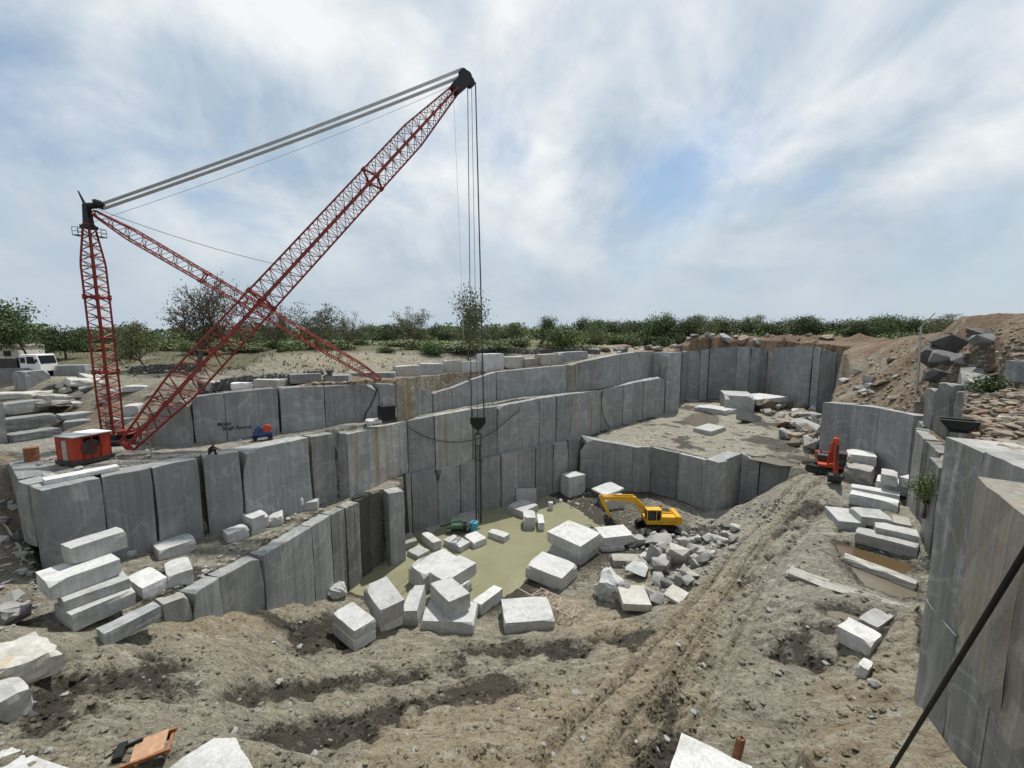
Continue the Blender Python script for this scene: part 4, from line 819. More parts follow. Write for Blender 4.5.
scatter('gravel', 0, 'rock', pickpx([(FG, 130), ([(600, 520), (740, 505), (740, 545), (690, 595), (600, 600)], 900), ([(735, 500), (775, 495), (790, 500), (745, 545), (720, 560)], 260), ([(540, 490), (620, 495), (600, 515), (545, 503)], 120), ([(600, 430), (700, 400), (820, 405), (790, 460), (720, 455)], 700), ([(140, 600), (230, 545), (330, 490), (390, 480), (390, 490), (300, 525), (200, 590)], 260), ([(0, 490), (30, 520), (50, 600), (0, 640)], 160), ([(0, 450), (250, 440), (120, 475), (40, 488)], 120)]), .08, .45, 5)
scatter('brown_rubble', 0, 'rocktan', pickpx([([(830, 400), (905, 340), (1024, 320), (1024, 460), (960, 440), (905, 410)], 1700), ([(400, 385), (480, 376), (660, 345), (700, 338), (845, 332), (845, 345), (660, 353), (470, 382)], 420), ([(140, 395), (400, 380), (400, 386), (160, 405)], 160)]), .10, .65, 6, flat=.5)
scatter('mud_clods', 0, 'ground', pickpx([(FG, 3000), ([(250, 640), (640, 640), (640, 720), (300, 745)], 700), ([(640, 768), (660, 640), (800, 490), (830, 500), (720, 640), (690, 768)], 700)]), .05, .30, 8)
# ------------------------------------------------------------------ derrick crane
def lattice(parent, name, p0, p1, wfun, n, cr, lr, hint, mat='red', origin=Vector(), rot=0):
    p0 = Vector(p0) - origin; p1 = Vector(p1) - origin; d = (p1 - p0).normalized(); a = d.cross(Vector(hint)).normalized(); b = d.cross(a).normalized()
    if rot: q = Matrix.Rotation(rot, 3, d); a = q @ a; b = q @ b
    root = MB(); st = []
    for i in range(n + 1):
        t = i / n; w_ = wfun(t) / 2; c = p0.lerp(p1, t); st.append([c + a * w_ + b * w_, c - a * w_ + b * w_, c - a * w_ - b * w_, c + a * w_ - b * w_])
    base = MB()
    for k in range(4): base.tube(st[0][k], st[0][(k + 1) % 4], cr * .9, n=4); base.tube(st[n][k], st[n][(k + 1) % 4], cr * .9, n=4)
    e_ = base.build(name, mat, parent)
    for k in range(4):
        c_ = MB(); L = [s[k] for s in st]
        for q0, q1 in zip(L[:-1], L[1:]): c_.tube(q0, q1, cr, n=4)
        c_.build('chord', mat, e_)
    l_ = MB()
    for i in range(n):
        for k in range(4):
            j = (k + 1) % 4
            if (i + k) % 2: l_.tube(st[i][k], st[i + 1][j], lr, n=3, caps=False)
            else: l_.tube(st[i][j], st[i + 1][k], lr, n=3, caps=False)
            if i and i % 2 == 0: l_.tube(st[i][k], st[i][j], lr, n=3, caps=False)
    lo = l_.build('lacing', mat, e_); lo['kind'] = 'stuff'
    for t in (.32, .68):                        # bolted joints of the sections
        c_ = MB(); i = int(n * t)
        for k in range(4): c_.tube(st[i][k], st[i][(k + 1) % 4], cr * 1.1, n=4); c_.tube(st[i][k] - d * .2, st[i][k] + d * .2, cr * 1.7, n=6)
        c_.build('section_joint', mat, e_)
    return e_
MF = P(114, 441, 15.3); MT = PY(86, 205, MF.y); MT = Vector((MF.x, MF.y, MT.z))
BT = PY(466, 78, 49.0); BF = P(127, 446, 15.9); SL = P(380, 379.5, 19.5)
crane = empty('derrick_crane', MF, label='tall red lattice derrick crane with red machinery cabin and long slanting boom', cat='crane')
O = Vector(MF)
def mw(t): return .92 + .08 * min(t * 5, 1) - (0.55 * max(0, (t - .82) / .18))
lattice(crane, 'mast', MF + Vector((0, 0, .6)), MT - Vector((0, 0, 1.5)), mw, 42, .095, .036, (0, 1, 0), origin=O, rot=R(4))
def bw(t): return .7 + .95 * min(1, t / .12) - 1.0 * max(0, (t - .82) / .18)
bd = (BT - BF).normalized()
lattice(crane, 'boom', BF, BT - bd * 2.2, bw, 72, .105, .038, (0, 0, 1), origin=O, rot=R(45))
def sw(t): return .35 + .55 * min(1, t / .1) - .5 * max(0, (t - .9) / .1)
lattice(crane, 'stay_leg', MT - Vector((0, 0, .5)) + Vector((.3, .2, 0)), SL, sw, 44, .065, .028, (0, 0, 1), origin=O, rot=.2)
mb = MB(); mb.box(0, 0, MT.z - O.z - .9, .5, .5, 1.9, taper=.7); mb.box(0, 0, MT.z - O.z - 1.7, .75, .75, .25); mb.tube((-.05, -.05, MT.z - O.z), (-.32, -.2, MT.z - O.z + 1.0), .12, .05, 6); mb.tube((-.1, 0, MT.z - O.z - .1), (.9, .55, MT.z - O.z + .2), .26, .2, 8)
for y in (-.2, 0, .2): mb.tube((.55, y + .3, MT.z - O.z + .12), (.75, y + .42, MT.z - O.z + .2), .34, n=10)
mb.build('mast_head', 'black', crane)
for s in (-1, 1):                               # little railed service platforms
    pf = MB(); x0 = s * .62; z0 = MT.z - O.z - 2.4; pf.box(x0, s * .3, z0, .45, .45, .06)
    pf.build('service_platform', 'darksteel', crane)
    rl = MB()
    for dx_, dy_ in ((-.22, -.22), (.22, -.22), (.22, .22), (-.22, .22)): rl.tube((x0 + dx_, s * .3 + dy_, z0), (x0 + dx_, s * .3 + dy_, z0 + .6), .025, n=4)
    for z in (.3, .6):
        for (a0, b0), (a1, b1_) in (((-.22, -.22), (.22, -.22)), ((.22, -.22), (.22, .22)), ((.22, .22), (-.22, .22))): rl.tube((x0 + a0, s * .3 + b0, z0 + z), (x0 + a1, s * .3 + b1_, z0 + z), .022, n=4)
    rl.build('railing', 'darksteel', crane)
# boom head with sheaves
hd = MB(); q0 = BT - O - bd * 2.6; q1 = BT - O; up = Vector((0, 0, 1)); sd_ = bd.cross(up).normalized(); nb = sd_.cross(bd).normalized()
for s in (-1, 1):
    pl_ = [q0 - nb * .55, q0 + nb * .55, q1 + nb * .75 + bd * .1, q1 + bd * .65, q1 - nb * .75 + bd * .25, q1 - nb * .7 - bd * .6]
    a_ = [p + sd_ * s * .42 for p in pl_]; b_ = [p + sd_ * s * .34 for p in pl_]; k = len(hd.v); hd.v += [tuple(p) for p in a_ + b_]; n_ = len(pl_)
    hd.f += [tuple(k + i for i in range(n_)), tuple(k + n_ + i for i in range(n_))[::-1]] + [(k + i, k + (i + 1) % n_, k + n_ + (i + 1) % n_, k + n_ + i) for i in range(n_)]
hd.tube(q0 - sd_ * .4, q0 + sd_ * .4, .12); hd.build('boom_head', 'black', crane)
for c, r in ((q1 + nb * .45, .5), (q1 + bd * .2, .55), (q1 - nb * .55 + bd * .1, .55)):
    for y in (-.22, 0, .22):
        s_ = MB(); s_.tube(c + sd_ * (y - .06), c + sd_ * (y + .06), r, n=14); s_.build('sheave', 'black', crane)
# ropes
def rope(a, b, r, mat='rope', sag=0, n=1):
    a = Vector(a) - O; b = Vector(b) - O; m_ = MB(); pts = [a.lerp(b, i / n) - Vector((0, 0, sag * 4 * (i / n) * (1 - i / n))) for i in range(n + 1)]
    m_.path(pts, r, 5); return m_.build('rope', mat, crane)
for g, (dz, dz2) in enumerate(((.28, .62), (-.12, .0))):
    for k in range(5):
        s = (k - 2) * .075
        rope(MT + Vector((.85 + s * .6, .5 - s * .6, dz - abs(s) * 0 + s * .5)), BT + nb * (.55 + dz2 - .25) + sd_ * s * 2.2 + Vector((0, 0, s * .5)), .034, sag=.25, n=8)
rope(MT + Vector((.3, .2, -1.2)), BT - bd * 1.6 + nb * .3, .022, 'rope', .5, 8)
rope(MT + Vector((.5, .2, -.2)), BF.lerp(BT, .372) + nb * 1.0, .022, 'ropedark', .3, 8)
hk = PY(478, 417, 48.6); hz_ = hk.z
for dx_, r in ((-.85, .05), (-.05, .03), (.75, .055), (.85, .03)): rope((BT.x + .62 + (dx_ - 0) * .55, BT.y + .25, BT.z - .3), (hk.x + dx_ * .95, hk.y, hz_), r, 'ropedark')
rope((BT.x - 1.3, BT.y - 1.2, BT.z - 1.6), (hk.x - 1.55, hk.y - .2, 23.0), .02, 'rope')
hb = MB(); k = hk - O; hb.prism([(-.95, 0), (.95, 0), (.95, -.75), (.3, -1.55), (-.3, -1.55), (-.95, -.75)], -.28, .28); hb.v = [(v[0] + k.x, v[1] + k.y, v[2] + k.z) for v in hb.v]
hbo = hb.build('hook_block', 'black', crane, bev=.04)
sw_ = MB(); sw_.tube(k + Vector((0, 0, -1.5)), k + Vector((0, 0, -2.2)), .12, n=8)
for s in (-.25, .25): sw_.path([k + Vector((s, 0, -2.0)), k + Vector((s * 1.6, 0, -2.4)), k + Vector((s * 1.2, 0, -3.2)), k + Vector((s * 1.7, 0, -3.7))], .08, 5)
sw_.tube(k + Vector((-.4, 0, -2.15)), k + Vector((.4, 0, -2.15)), .09); sw_.tube(k + Vector((-.45, 0, -3.6)), k + Vector((.45, 0, -3.6)), .09); sw_.tube(k + Vector((-.5, 0, -5.5)), k + Vector((.6, 0, -5.4)), .1)
sw_.build('hook', 'darksteel', hbo)
for s, r, zb in ((-.32, .10, 1.0), (.22, .13, .6), (-.05, .05, 1.0)):
    m_ = MB(); m_.tube(k + Vector((s, 0, -3.5)), Vector((hk.x + s * 1.1, hk.y, zb)) - O, r, n=6); m_.build('sling', 'ropedark', hbo)
# foot bearing and base frame
bs = MB(); bs.tube((0, 0, -.2), (0, 0, .6), 1.0, .8, 16); bs.box(.7, .2, .35, 3.4, .5, .4, (0, 0, .5)); bs.box(0, 0, .1, 3.2, 3.0, .25, (0, 0, .3)); bs.build('base_bearing', 'black', crane)
bb = MB(); bb.box(1.2, .4, .75, 1.6, 1.1, .35, (0, 0, .6)); bb.tube(BF - O + Vector((-.6, .5, 0)), BF - O + Vector((.6, -.5, 0)), .22); bb.build('boom_foot', 'red', crane)
# machinery cabin
pB, e1, e2, hc, z0c = frame((51.7, 461), (75.2, 461.5), (114.7, 454), 438, z0=15.55)
L1, L2 = e1.length, e2.length; u1, u2 = e1.normalized(), e2.normalized(); n1_, n2_ = u2, u1   # e1: end wall, e2: long wall
def panel(mb_, a0, a1, za, zb2, along, base, inn, th=.07):
    p = [base + along * a0, base + along * a1]; c8 = []
    for z in (za, zb2): c8 += [p[0] + Vector((0, 0, z)), p[1] + Vector((0, 0, z)), p[1] + inn * th + Vector((0, 0, z)), p[0] + inn * th + Vector((0, 0, z))]
    mb_.hexa([c - O for c in c8])
cw = MB(); panel(cw, 0, L2, 0, hc * .48, u2, pB, u1); panel(cw, 0, L2 * .24, hc * .484, hc, u2, pB, u1); panel(cw, L2 * .70, L2, hc * .484, hc, u2, pB, u1); panel(cw, L2 * .24, L2 * .70, hc * .93, hc, u2, pB, u1)
cabin = cw.build('machinery_cabin', 'redbright', crane)
ce = MB(); panel(ce, .08, L1 * .40, 0, hc * .99, u1, pB, u2); panel(ce, L1 * .70, L1, 0, hc * .99, u1, pB, u2); panel(ce, L1 * .4, L1 * .7, hc * .9, hc * .99, u1, pB, u2); ce.build('end_wall', 'redbright', cabin)
cb_ = MB(); panel(cb_, 0, L2, 0, hc, u2, pB + e1, -u1); panel(cb_, 0, L1, 0, hc, u1, pB + e2, -u2); cb_.build('rear_wall', 'redbright', cabin)
fl = MB(); c8 = [pB - u1 * .1 - u2 * .1, pB + e2 - u1 * .1 + u2 * .1, pB + e2 + e1 * 1.02 + u2 * .1, pB + e1 * 1.02 - u2 * .1]; fl.hexa([c - O + Vector((0, 0, z)) for z in (-.3, -.004) for c in c8]); fl.build('skid_frame', 'darksteel', cabin)
for f0, f1, mt, dz in ((-.03, .5, 'tin', .0), (.5, 1.03, 'white', .03)):
    rf = MB(); c4 = [pB + e2 * f0 - u1 * .15, pB + e2 * f1 - u1 * .15, pB + e2 * f1 + e1 * 1.07, pB + e2 * f0 + e1 * 1.07]; rf.hexa([c - O + Vector((0, 0, hc + z + dz)) for z in (.01, .07) for c in c4]); rf.build('roof_sheet', mt, cabin)
for f in (.24, .47, .70):
    rb = MB(); a_ = pB + e2 * f - u1 * .03 - O; rb.box(a_.x, a_.y, a_.z + hc * .5, .07, .07, hc); rb.build('post', 'red', cabin)
wn = MB(); c_ = pB + e1 * .5 + e2 * .45 - O + Vector((0, 0, .8)); wn.tube(c_ - u1 * .9, c_ + u1 * .9, .55, n=14); wn.box(c_.x, c_.y, c_.z - .5, 1.2, 1.2, .5); wn.build('winch_drum', 'darksteel', cabin)
eb = MB(); c_ = pB + e1 * .55 + e2 * .12 - O + Vector((0, 0, .7)); eb.box(c_.x, c_.y, c_.z, .5, .4, 1.4); eb.build('control_box', 'tin', cabin)
# ------------------------------------------------------------------ excavators (x forward, y left)
def excavator(name, loc, heading, under, paint, label, boom, bucket_rot, s=1.0):
    e_ = empty(name, loc, heading, label=label, cat='excavator'); e_.scale = (s, s, s)
    ru = Matrix.Rotation(under - heading, 3, 'Z')
    def rt(mb_): mb_.v = [tuple(ru @ Vector(v)) for v in mb_.v]; return mb_
    for sy in (-1, 1):
        tr = MB(); prof = []
        for i in range(13): a = math.pi / 2 + math.pi * i / 12; prof.append((-1.55 + .46 * math.cos(a), .46 + .46 * math.sin(a)))
        for i in range(13): a = -math.pi / 2 + math.pi * i / 12; prof.append((1.55 + .46 * math.cos(a), .46 + .46 * math.sin(a)))
        tr.prism(prof, sy * 1.2 - .3, sy * 1.2 + .3); to = rt(tr).build('track', 'black', e_)
        sh_ = MB()
        for i in range(20): x = -1.6 + i * 3.2 / 19; sh_.box(x, sy * 1.2, .94, .1, .62, .05); sh_.box(x, sy * 1.2, .0, .1, .62, .05)
        rt(sh_).build('track_shoes', 'darksteel', to)['kind'] = 'stuff'
        for x in (-1.5, -.9, -.3, .3, .9, 1.5): r_ = MB(); r_.tube((x, sy * 1.2 + sy * .28, .4), (x, sy * 1.2 + sy * .34, .4), .2 if abs(x) < 1.4 else .38, n=10); rt(r_).build('roller', 'darksteel', to)
    ch = MB(); ch.box(0, 0, .62, 2.2, 1.9, .45); ch.tube((0, 0, .8), (0, 0, 1.1), .7, n=16); rt(ch).build('undercarriage', 'darksteel', e_)
    up_ = MB(); up_.box(-.5, 0, 1.28, 3.9, 2.5, .34); u_ = up_.build('deck', paint, e_, bev=.03)
    en = MB(); en.prism([(-2.1, 1.46), (.1, 1.46), (.1, 2.25), (-.5, 2.32), (-1.9, 2.25), (-2.1, 2.0)], -1.25, .22); en.build('engine_housing', 'darksteel' if paint == 'orange' else paint, e_, bev=.05)
    e2_ = MB(); e2_.prism([(-2.1, 1.46), (-.35, 1.46), (-.35, 2.12), (-2.1, 2.12)], .24, 1.25); e2_.build('side_housing', paint, e_, bev=.05)
    gr_ = MB(); gr_.box(-1.2, -.45, 2.34, 1.1, .9, .06); gr_.build('grille', 'black', e_)
    cwt = MB(); pr = [(-2.12, 1.15), (-2.12, 2.22)]
    for i in range(7): a = math.pi * (i / 6 - .5); pr.append((-2.2 - .62 * math.cos(a) * 1.0, 1.68 + .5 * math.sin(-a)))
    cwt.prism([(-2.13, 1.12), (-2.75, 1.16), (-2.9, 1.4), (-2.88, 1.95), (-2.7, 2.2), (-2.13, 2.24)], -1.32, 1.32); cwt.build('counterweight', paint, e_, bev=.08)
    cabf = MB()
    for x, y in ((1.42, .42), (1.42, 1.28), (-.25, .42), (-.25, 1.28)): cabf.box(x, y, 2.2, .1, .1, 1.5)
    cabf.box(.58, .85, 2.98, 1.85, .98, .12); cabf.box(.58, .85, 1.55, 1.8, .96, .22); cabf.box(.3, 1.29, 2.2, .08, .05, 1.5); cab_ = cabf.build('cab', 'darksteel' if paint == 'orange' else paint, e_, bev=.02)
    for c, sz in (((1.44, .85, 2.3), (.03, .78, 1.2)), ((.86, 1.285, 2.3), (1.0, .03, 1.2)), ((.02, 1.285, 2.35), (.45, .03, 1.1)), ((.58, .43, 2.3), (1.55, .03, 1.2)), ((-.27, .85, 2.45), (.03, .78, .9))):
        g_ = MB(); g_.box(*c, *sz); g_.build('window', 'glass', cab_)
    st_ = MB(); st_.box(.3, .85, 1.8, .5, .5, .3); st_.box(.1, .85, 2.15, .12, .5, .6); st_.build('seat', 'black', cab_)
    ex_ = MB(); ex_.tube((-.9, -.9, 2.3), (-.9, -.9, 2.75), .07, n=8); ex_.build('exhaust', 'darksteel', e_)
    def limb(nm, pts, ws, y0=-.24, y1=.24, parent=e_, mat=paint):
        m_ = MB(); top = []; bot = []
        for i, (x, z) in enumerate(pts):
            a = pts[max(i - 1, 0)]; b = pts[min(i + 1, len(pts) - 1)]; dx_, dz_ = b[0] - a[0], b[1] - a[1]; l = math.hypot(dx_, dz_); nx__, nz = -dz_ / l, dx_ / l
            top.append((x + nx__ * ws[i] / 2, z + nz * ws[i] / 2)); bot.append((x - nx__ * ws[i] / 2, z - nz * ws[i] / 2))
        for i in range(len(pts) - 1):
            q = [bot[i], bot[i + 1], top[i + 1], top[i]]; m_.prism(q, y0, y1)
        return m_.build(nm, mat, parent)
    f0, f1, f2, s1, s2 = boom
    bo = limb('boom', [f0, ((f0[0] + f1[0]) / 2 - .1, (f0[1] + f1[1]) / 2 + .15), f1, ((f1[0] + f2[0]) / 2, (f1[1] + f2[1]) / 2 + .05), f2], [.45, .62, .72, .6, .38])
    stk = limb('stick', [s1, ((s1[0] * .75 + s2[0] * .25), (s1[1] * .75 + s2[1] * .25)), s2], [.25, .55, .3], -.19, .19)
    cy = MB()
    for y in (-.36, .36):
        a = Vector((f0[0] + .45, y, f0[1] - .3)); b = Vector((f1[0] - .1, y, f1[1] - .25)); cy.tube(a, a.lerp(b, .6), .10, n=8); cy.tube(a.lerp(b, .6), b, .055, n=8)
    cy.build('boom_cylinder', paint, bo)
    c2 = MB(); a = Vector((f1[0] + .1, 0, f1[1] + .5)); b = Vector((s1[0], 0, s1[1] + .1)); c2.tube(a, a.lerp(b, .6), .10, n=8); c2.tube(a.lerp(b, .6), b, .055, n=8); c2.build('stick_cylinder', paint, bo)
    c3 = MB(); a = Vector((s1[0] + .2, 0, s1[1] + .05)).lerp(Vector((s2[0], 0, s2[1])), .15); b = Vector((s2[0], 0, s2[1])) + Vector((.35, 0, .45)); c3.tube(a + Vector((.3, 0, .1)), a.lerp(b, .6) + Vector((.2, 0, 0)), .09, n=8); c3.tube(a.lerp(b, .6) + Vector((.2, 0, 0)), b, .05, n=8); c3.build('bucket_cylinder', 'darksteel', stk)
    bk = MB(); pr = [(0, .1), (.35, .25), (.8, -.05), (.95, -.55), (.75, -1.0), (.25, -1.2), (-.25, -1.1), (-.1, -1.02), (.25, -1.08), (.65, -.92), (.82, -.52), (.68, -.12), (.3, .1)]
    cr_, sr = math.cos(bucket_rot), math.sin(bucket_rot); pr2 = [(s2[0] + x * cr_ - z * sr, s2[1] + x * sr + z * cr_) for x, z in pr]
    outer = [pr2[i] for i in (0, 1, 2, 3, 4, 5, 6)]
    k0 = len(pr2)
    bk.prism(pr2, -.55, .55); bk.prism(outer, -.6, -.55); bk.prism(outer, .55, .6)
    for y in (-.45, -.15, .15, .45):
        t_ = pr2[6]; q_ = (s2[0] + (-.5) * cr_ - (-1.08) * sr, s2[1] + (-.5) * sr + (-1.08) * cr_); bk.tube((t_[0], y, t_[1]), (q_[0], y, q_[1]), .07, .03, 5)
    bk.build('bucket', 'darksteel', e_)
    return e_
yl = G(655, 529); yl.z = gz(yl.x, yl.y) + .02
yex = excavator('excavator', yl, R(178), R(200), 'yellow', 'yellow crawler excavator reaching its boom towards the pool', [(1.0, 1.75), (2.75, 3.85), (6.6, 4.0), (6.95, 4.25), (5.7, 1.6)], R(-25))
ol = G(829, 474); ol.z = gz(ol.x, ol.y) + .02
ohd = math.atan2(-ol.y, -ol.x) + .12
oex = excavator('excavator', ol, ohd, math.atan2(-.75, .45), 'orange', 'orange crawler excavator with raised boom beside the dark rock face', [(.8, 1.75), (2.3, 4.6), (3.6, 5.0), (3.95, 5.1), (4.5, 1.35)], R(-60), 1.0)
# ------------------------------------------------------------------ smaller gear
def thing(name, loc, label, cat, rz=0, group=None): return empty(name, loc, rz, label=label, cat=cat, group=group)
def drum(loc, label, mat, r=.32, h=.9, lying=None, cat='drum'):
    d_ = thing('drum', loc, label, cat); m_ = MB(); m_.tube((0, 0, 0), (0, 0, h), r, n=18); b_ = m_.build('shell', mat, d_)
    rg_ = MB()
    for z in (0, .33, .66, 1): rg_.tube((0, 0, h * z - .02 if z else .0), (0, 0, h * z + .02 if z < 1 else h + .015), r * 1.05, n=18)
    rg_.build('hoop', mat, d_)
    if lying: d_.rotation_euler = lying
    return d_
p = P(32.5, 460.5, 15.2); drum(p, 'rusty red oil drum on the platform corner behind the cabin', 'rust', .38, .95)
p = P(474, 530, 0.35); drum(p, 'blue plastic drum standing on the plate at the wall foot', 'teal', .5, 1.05)
p = P(466, 531, .3); d_ = thing('water_pump', p, 'dark green water pump set beside the blue drum', 'pump'); 
m_ = MB(); m_.box(-.9, 0, .1, 3.0, .8, .14); m_.build('skid', 'darksteel', d_)
m_ = MB(); m_.tube((-1.7, 0, .6), (-.5, 0, .6), .38, n=14); m_.build('motor', 'green', d_)
m_ = MB(); m_.tube((-.35, 0, .55), (.1, 0, .55), .5, n=16); m_.tube((-.1, 0, .55), (-.1, 0, 1.2), .14); m_.build('impeller_casing', 'black', d_)
m_ = MB(); m_.path([(-.1, 0, 1.15), (-.6, .2, 1.25), (-1.6, .5, .9), (-2.6, .7, .4), (-3.3, .9, .2)], .12, 7); m_.build('outlet_hose', 'green', d_)
# compressor on the platform
p = P(263, 439, 15.15); d_ = thing('air_compressor', p, 'blue wheeled compressor with red guard against the written wall', 'compressor', R(30)); d_.scale = (.8, .8, .8)
m_ = MB(); m_.tube((-.9, 0, .55), (.9, 0, .55), .32, n=14); m_.build('tank', 'blue', d_, smooth=False)
m_ = MB(); m_.box(-.35, 0, 1.05, .7, .5, .5); m_.tube((-.35, 0, 1.25), (-.35, 0, 1.5), .14, n=8); m_.build('motor', 'blue', d_)
m_ = MB(); m_.tube((.45, -.18, 1.1), (.45, .18, 1.1), .45, n=16); m_.build('belt_guard', 'orange', d_)
m_ = MB(); m_.box(0, 0, .32, 2.2, .7, .08); m_.tube((-1.1, 0, .35), (-2.0, 0, .3), .05); m_.build('chassis', 'blue', d_)
for x in (-.7, .7):
    for y in (-.4, .4): m_ = MB(); m_.tube((x, y - .07, .25), (x, y + .07, .25), .25, n=12); m_.build('wheel', 'black', d_)
# generator
p = P(387, 421, 15.05); d_ = thing('generator', p, 'dark boxed generator with white end on the platform rim', 'generator', R(40))
m_ = MB(); m_.box(0, 0, .95, 1.6, 1.1, 1.6); m_.build('housing', 'black', d_, bev=.04)
m_ = MB(); m_.box(.83, -.1, .9, .06, .8, 1.0); m_.build('end_panel', 'white', d_)
m_ = MB()
for y in (-.4, .4): m_.box(0, y, .08, 1.9, .14, .15)
m_.build('skid', 'darksteel', d_)
m_ = MB(); m_.tube((-.4, .2, 1.7), (-.4, .2, 2.1), .06); m_.build('exhaust', 'darksteel', d_)
# log-like roll
p = P(336, 489, 8.9); d_ = thing('roll', p, 'short tan cylinder lying at the foot of the platform wall', 'roll', R(-20)); m_ = MB(); m_.tube((-.7, 0, .28), (.7, 0, .28), .28, n=14); m_.build('body', 'wood', d_); m_ = MB(); m_.tube((.7, 0, .28), (.74, 0, .28), .18, n=12); m_.build('core', 'rust', d_)
# lattice frame on the mud
zl = .75; a0, a1 = P(505, 581, 1.2), P(573, 618, 1.6); b0_, b1__ = P(541, 588, 1.0), P(584, 609, 1.6); d_ = thing('lattice_frame', a0.lerp(b1__, .5), 'pinkish lattice frame section thrown across the mud beside the very large block', 'frame'); Oo = d_.location.copy()
for x0, x1 in ((a0, a1), (b0_, b1__)): m_ = MB(); m_.tube(x0 - Oo, x1 - Oo, .055, n=4); m_.build('rail', 'wood', d_)
prev = None
for i in range(7):
    t_ = i / 6; q0_ = a0.lerp(a1, .42 + .56 * t_); q1_ = b0_.lerp(b1__, .02 + .96 * t_)
    m_ = MB(); m_.tube(q0_ - Oo, q1_ - Oo, .038, n=4)
    if prev is not None: m_.tube((prev[0] if i % 2 else prev[1]) - Oo, (q1_ if i % 2 else q0_) - Oo, .035, n=4)
    m_.build('brace', 'wood', d_); prev = (q0_, q1_)
# hoses and cables
def cable(name, pts, r, mat, label, cat, drop=True):
    pts = [Vector(p_) for p_ in pts]; c = pts[len(pts) // 2].copy(); sm = []
    for i in range(len(pts) - 1):
        p0_, p1_, p2_, p3_ = pts[max(i - 1, 0)], pts[i], pts[i + 1], pts[min(i + 2, len(pts) - 1)]
        for k in range(5):
            t_ = k / 5; sm.append(.5 * ((2 * p1_) + (p2_ - p0_) * t_ + (2 * p0_ - 5 * p1_ + 4 * p2_ - p3_) * t_ * t_ + (3 * p1_ - p0_ - 3 * p2_ + p3_) * t_ ** 3))
    sm.append(pts[-1]); m_ = MB(); m_.path([q - c for q in sm], r, 6); o = m_.build(name, mat, None, c); tag(o, label, cat); return o
cable('hose', [G(u, v) + Vector((0, 0, .08)) for u, v in [(0, 521), (8, 530), (14, 540), (20, 549), (22, 558), (28, 563), (38, 565), (48, 560), (57, 556)]], .07, 'hose', 'grey hose curling down the debris slope to the four-high stack', 'hose')
cable('cable', [RW(u, v, offs(T3, -.12)) for u, v in [(377, 388), (375, 396), (371, 405), (366, 413), (364.5, 420)]], .06, 'black', 'black cable hanging down the uppermost wall beside the generator', 'cable')
cable('cable', [RW(u, v, offs(T2, -.3)) for u, v in [(405, 424), (418, 433), (436, 440), (460, 442), (485, 436), (503, 424), (520, 409)]], .045, 'ropedark', 'slack cable looping across the middle tier behind the hook', 'cable')
cable('cable', [RW(u, v, offs(T2, -.25)) for u, v in [(601, 392), (601.5, 405), (604, 418), (610, 427), (618, 431)]], .06, 'ropedark', 'cable draped down a joint of the middle tier near its end', 'cable')
cable('hose', [G(u, v) + Vector((0, 0, .05)) for u, v in [(178, 536), (195, 530), (215, 528), (235, 519), (262, 512), (285, 505), (310, 494), (330, 488)]], .05, 'hose', 'thin hose along the foot of the platform wall on the ledge', 'hose')
ca0 = Vector((10.3, 7.45, 20.25)); ca1 = Vector((13.1, 12.3, 0)); ca1.z = float(gz(ca1.x, ca1.y)) - .1; post = Vector((10.8, 7.35, 20.0))
ct = thing('guy_cable', post, 'thick black cable stretched down across the drill-striped wall', 'cable'); m_ = MB(); m_.path([post + Vector((0, 0, .55)) - post, ca0 - post, ca1 - post], .058, 10); m_.build('strand', 'black', ct)
m_ = MB(); m_.tube((0, 0, -.3), (0, 0, .8), .08, n=8); m_.build('anchor_post', 'rust', ct)
m_ = MB(); m_.tube(ca1 - post - Vector((0, 0, .3)), ca1 - post + Vector((0, 0, .35)), .05, n=8); m_.build('ground_peg', 'rust', ct)
p = G(738, 768); d_ = thing('steel_post', p, 'short rusty steel channel post beside the bright block', 'post', .4); m_ = MB(); m_.box(0, 0, .5, .30, .05, 1.5, (0, .25, 0)); m_.box(.13, .09, .5, .04, .18, 1.5, (0, .25, 0)); m_.box(-.13, .09, .5, .04, .18, 1.5, (0, .25, 0)); m_.build('channel', 'rust', d_); m_ = MB(); m_.box(0, .05, -.15, .5, .4, .12); m_.build('foot_plate', 'rust', d_)
# rusted trolley at the near edge
p = P(138, 762, 9.4); d_ = thing('rusted_trolley', p, 'rusted rail trolley with an orange plate lying on the near slope', 'trolley', R(28))
m_ = MB(); m_.box(.35, .0, .45, .9, .75, .06, (.12, -.05, 0)); m_.build('plate', 'rustorange', d_)
for y in (-.42, .42): m_ = MB(); m_.box(-.3, y, .38, 2.6, .08, .12); m_.build('rail', 'rust', d_)
for x in (-1.4, -.9, -.4, .1, .9): m_ = MB(); m_.box(x, 0, .3, .09, 1.0, .09); m_.build('cross_bar', 'rust', d_)
for x in (-1.1, .7):
    for y in (-.52, .52): m_ = MB(); m_.tube((x, y - .05, .18), (x, y + .05, .18), .18, n=12); m_.build('wheel', 'darksteel', d_)
m_ = MB(); m_.path([(-1.55 + .22 * math.cos(a_), .1 + .22 * math.sin(a_), .5) for a_ in np.linspace(0, 6.28, 15)], .03, 5); m_.build('coil', 'hose', d_)
m_ = MB(); m_.box(-.45, .1, .52, .25, .6, .2); m_.tube((-.9, .25, .5), (.1, .3, .55), .06); m_.build('clamp', 'black', d_)
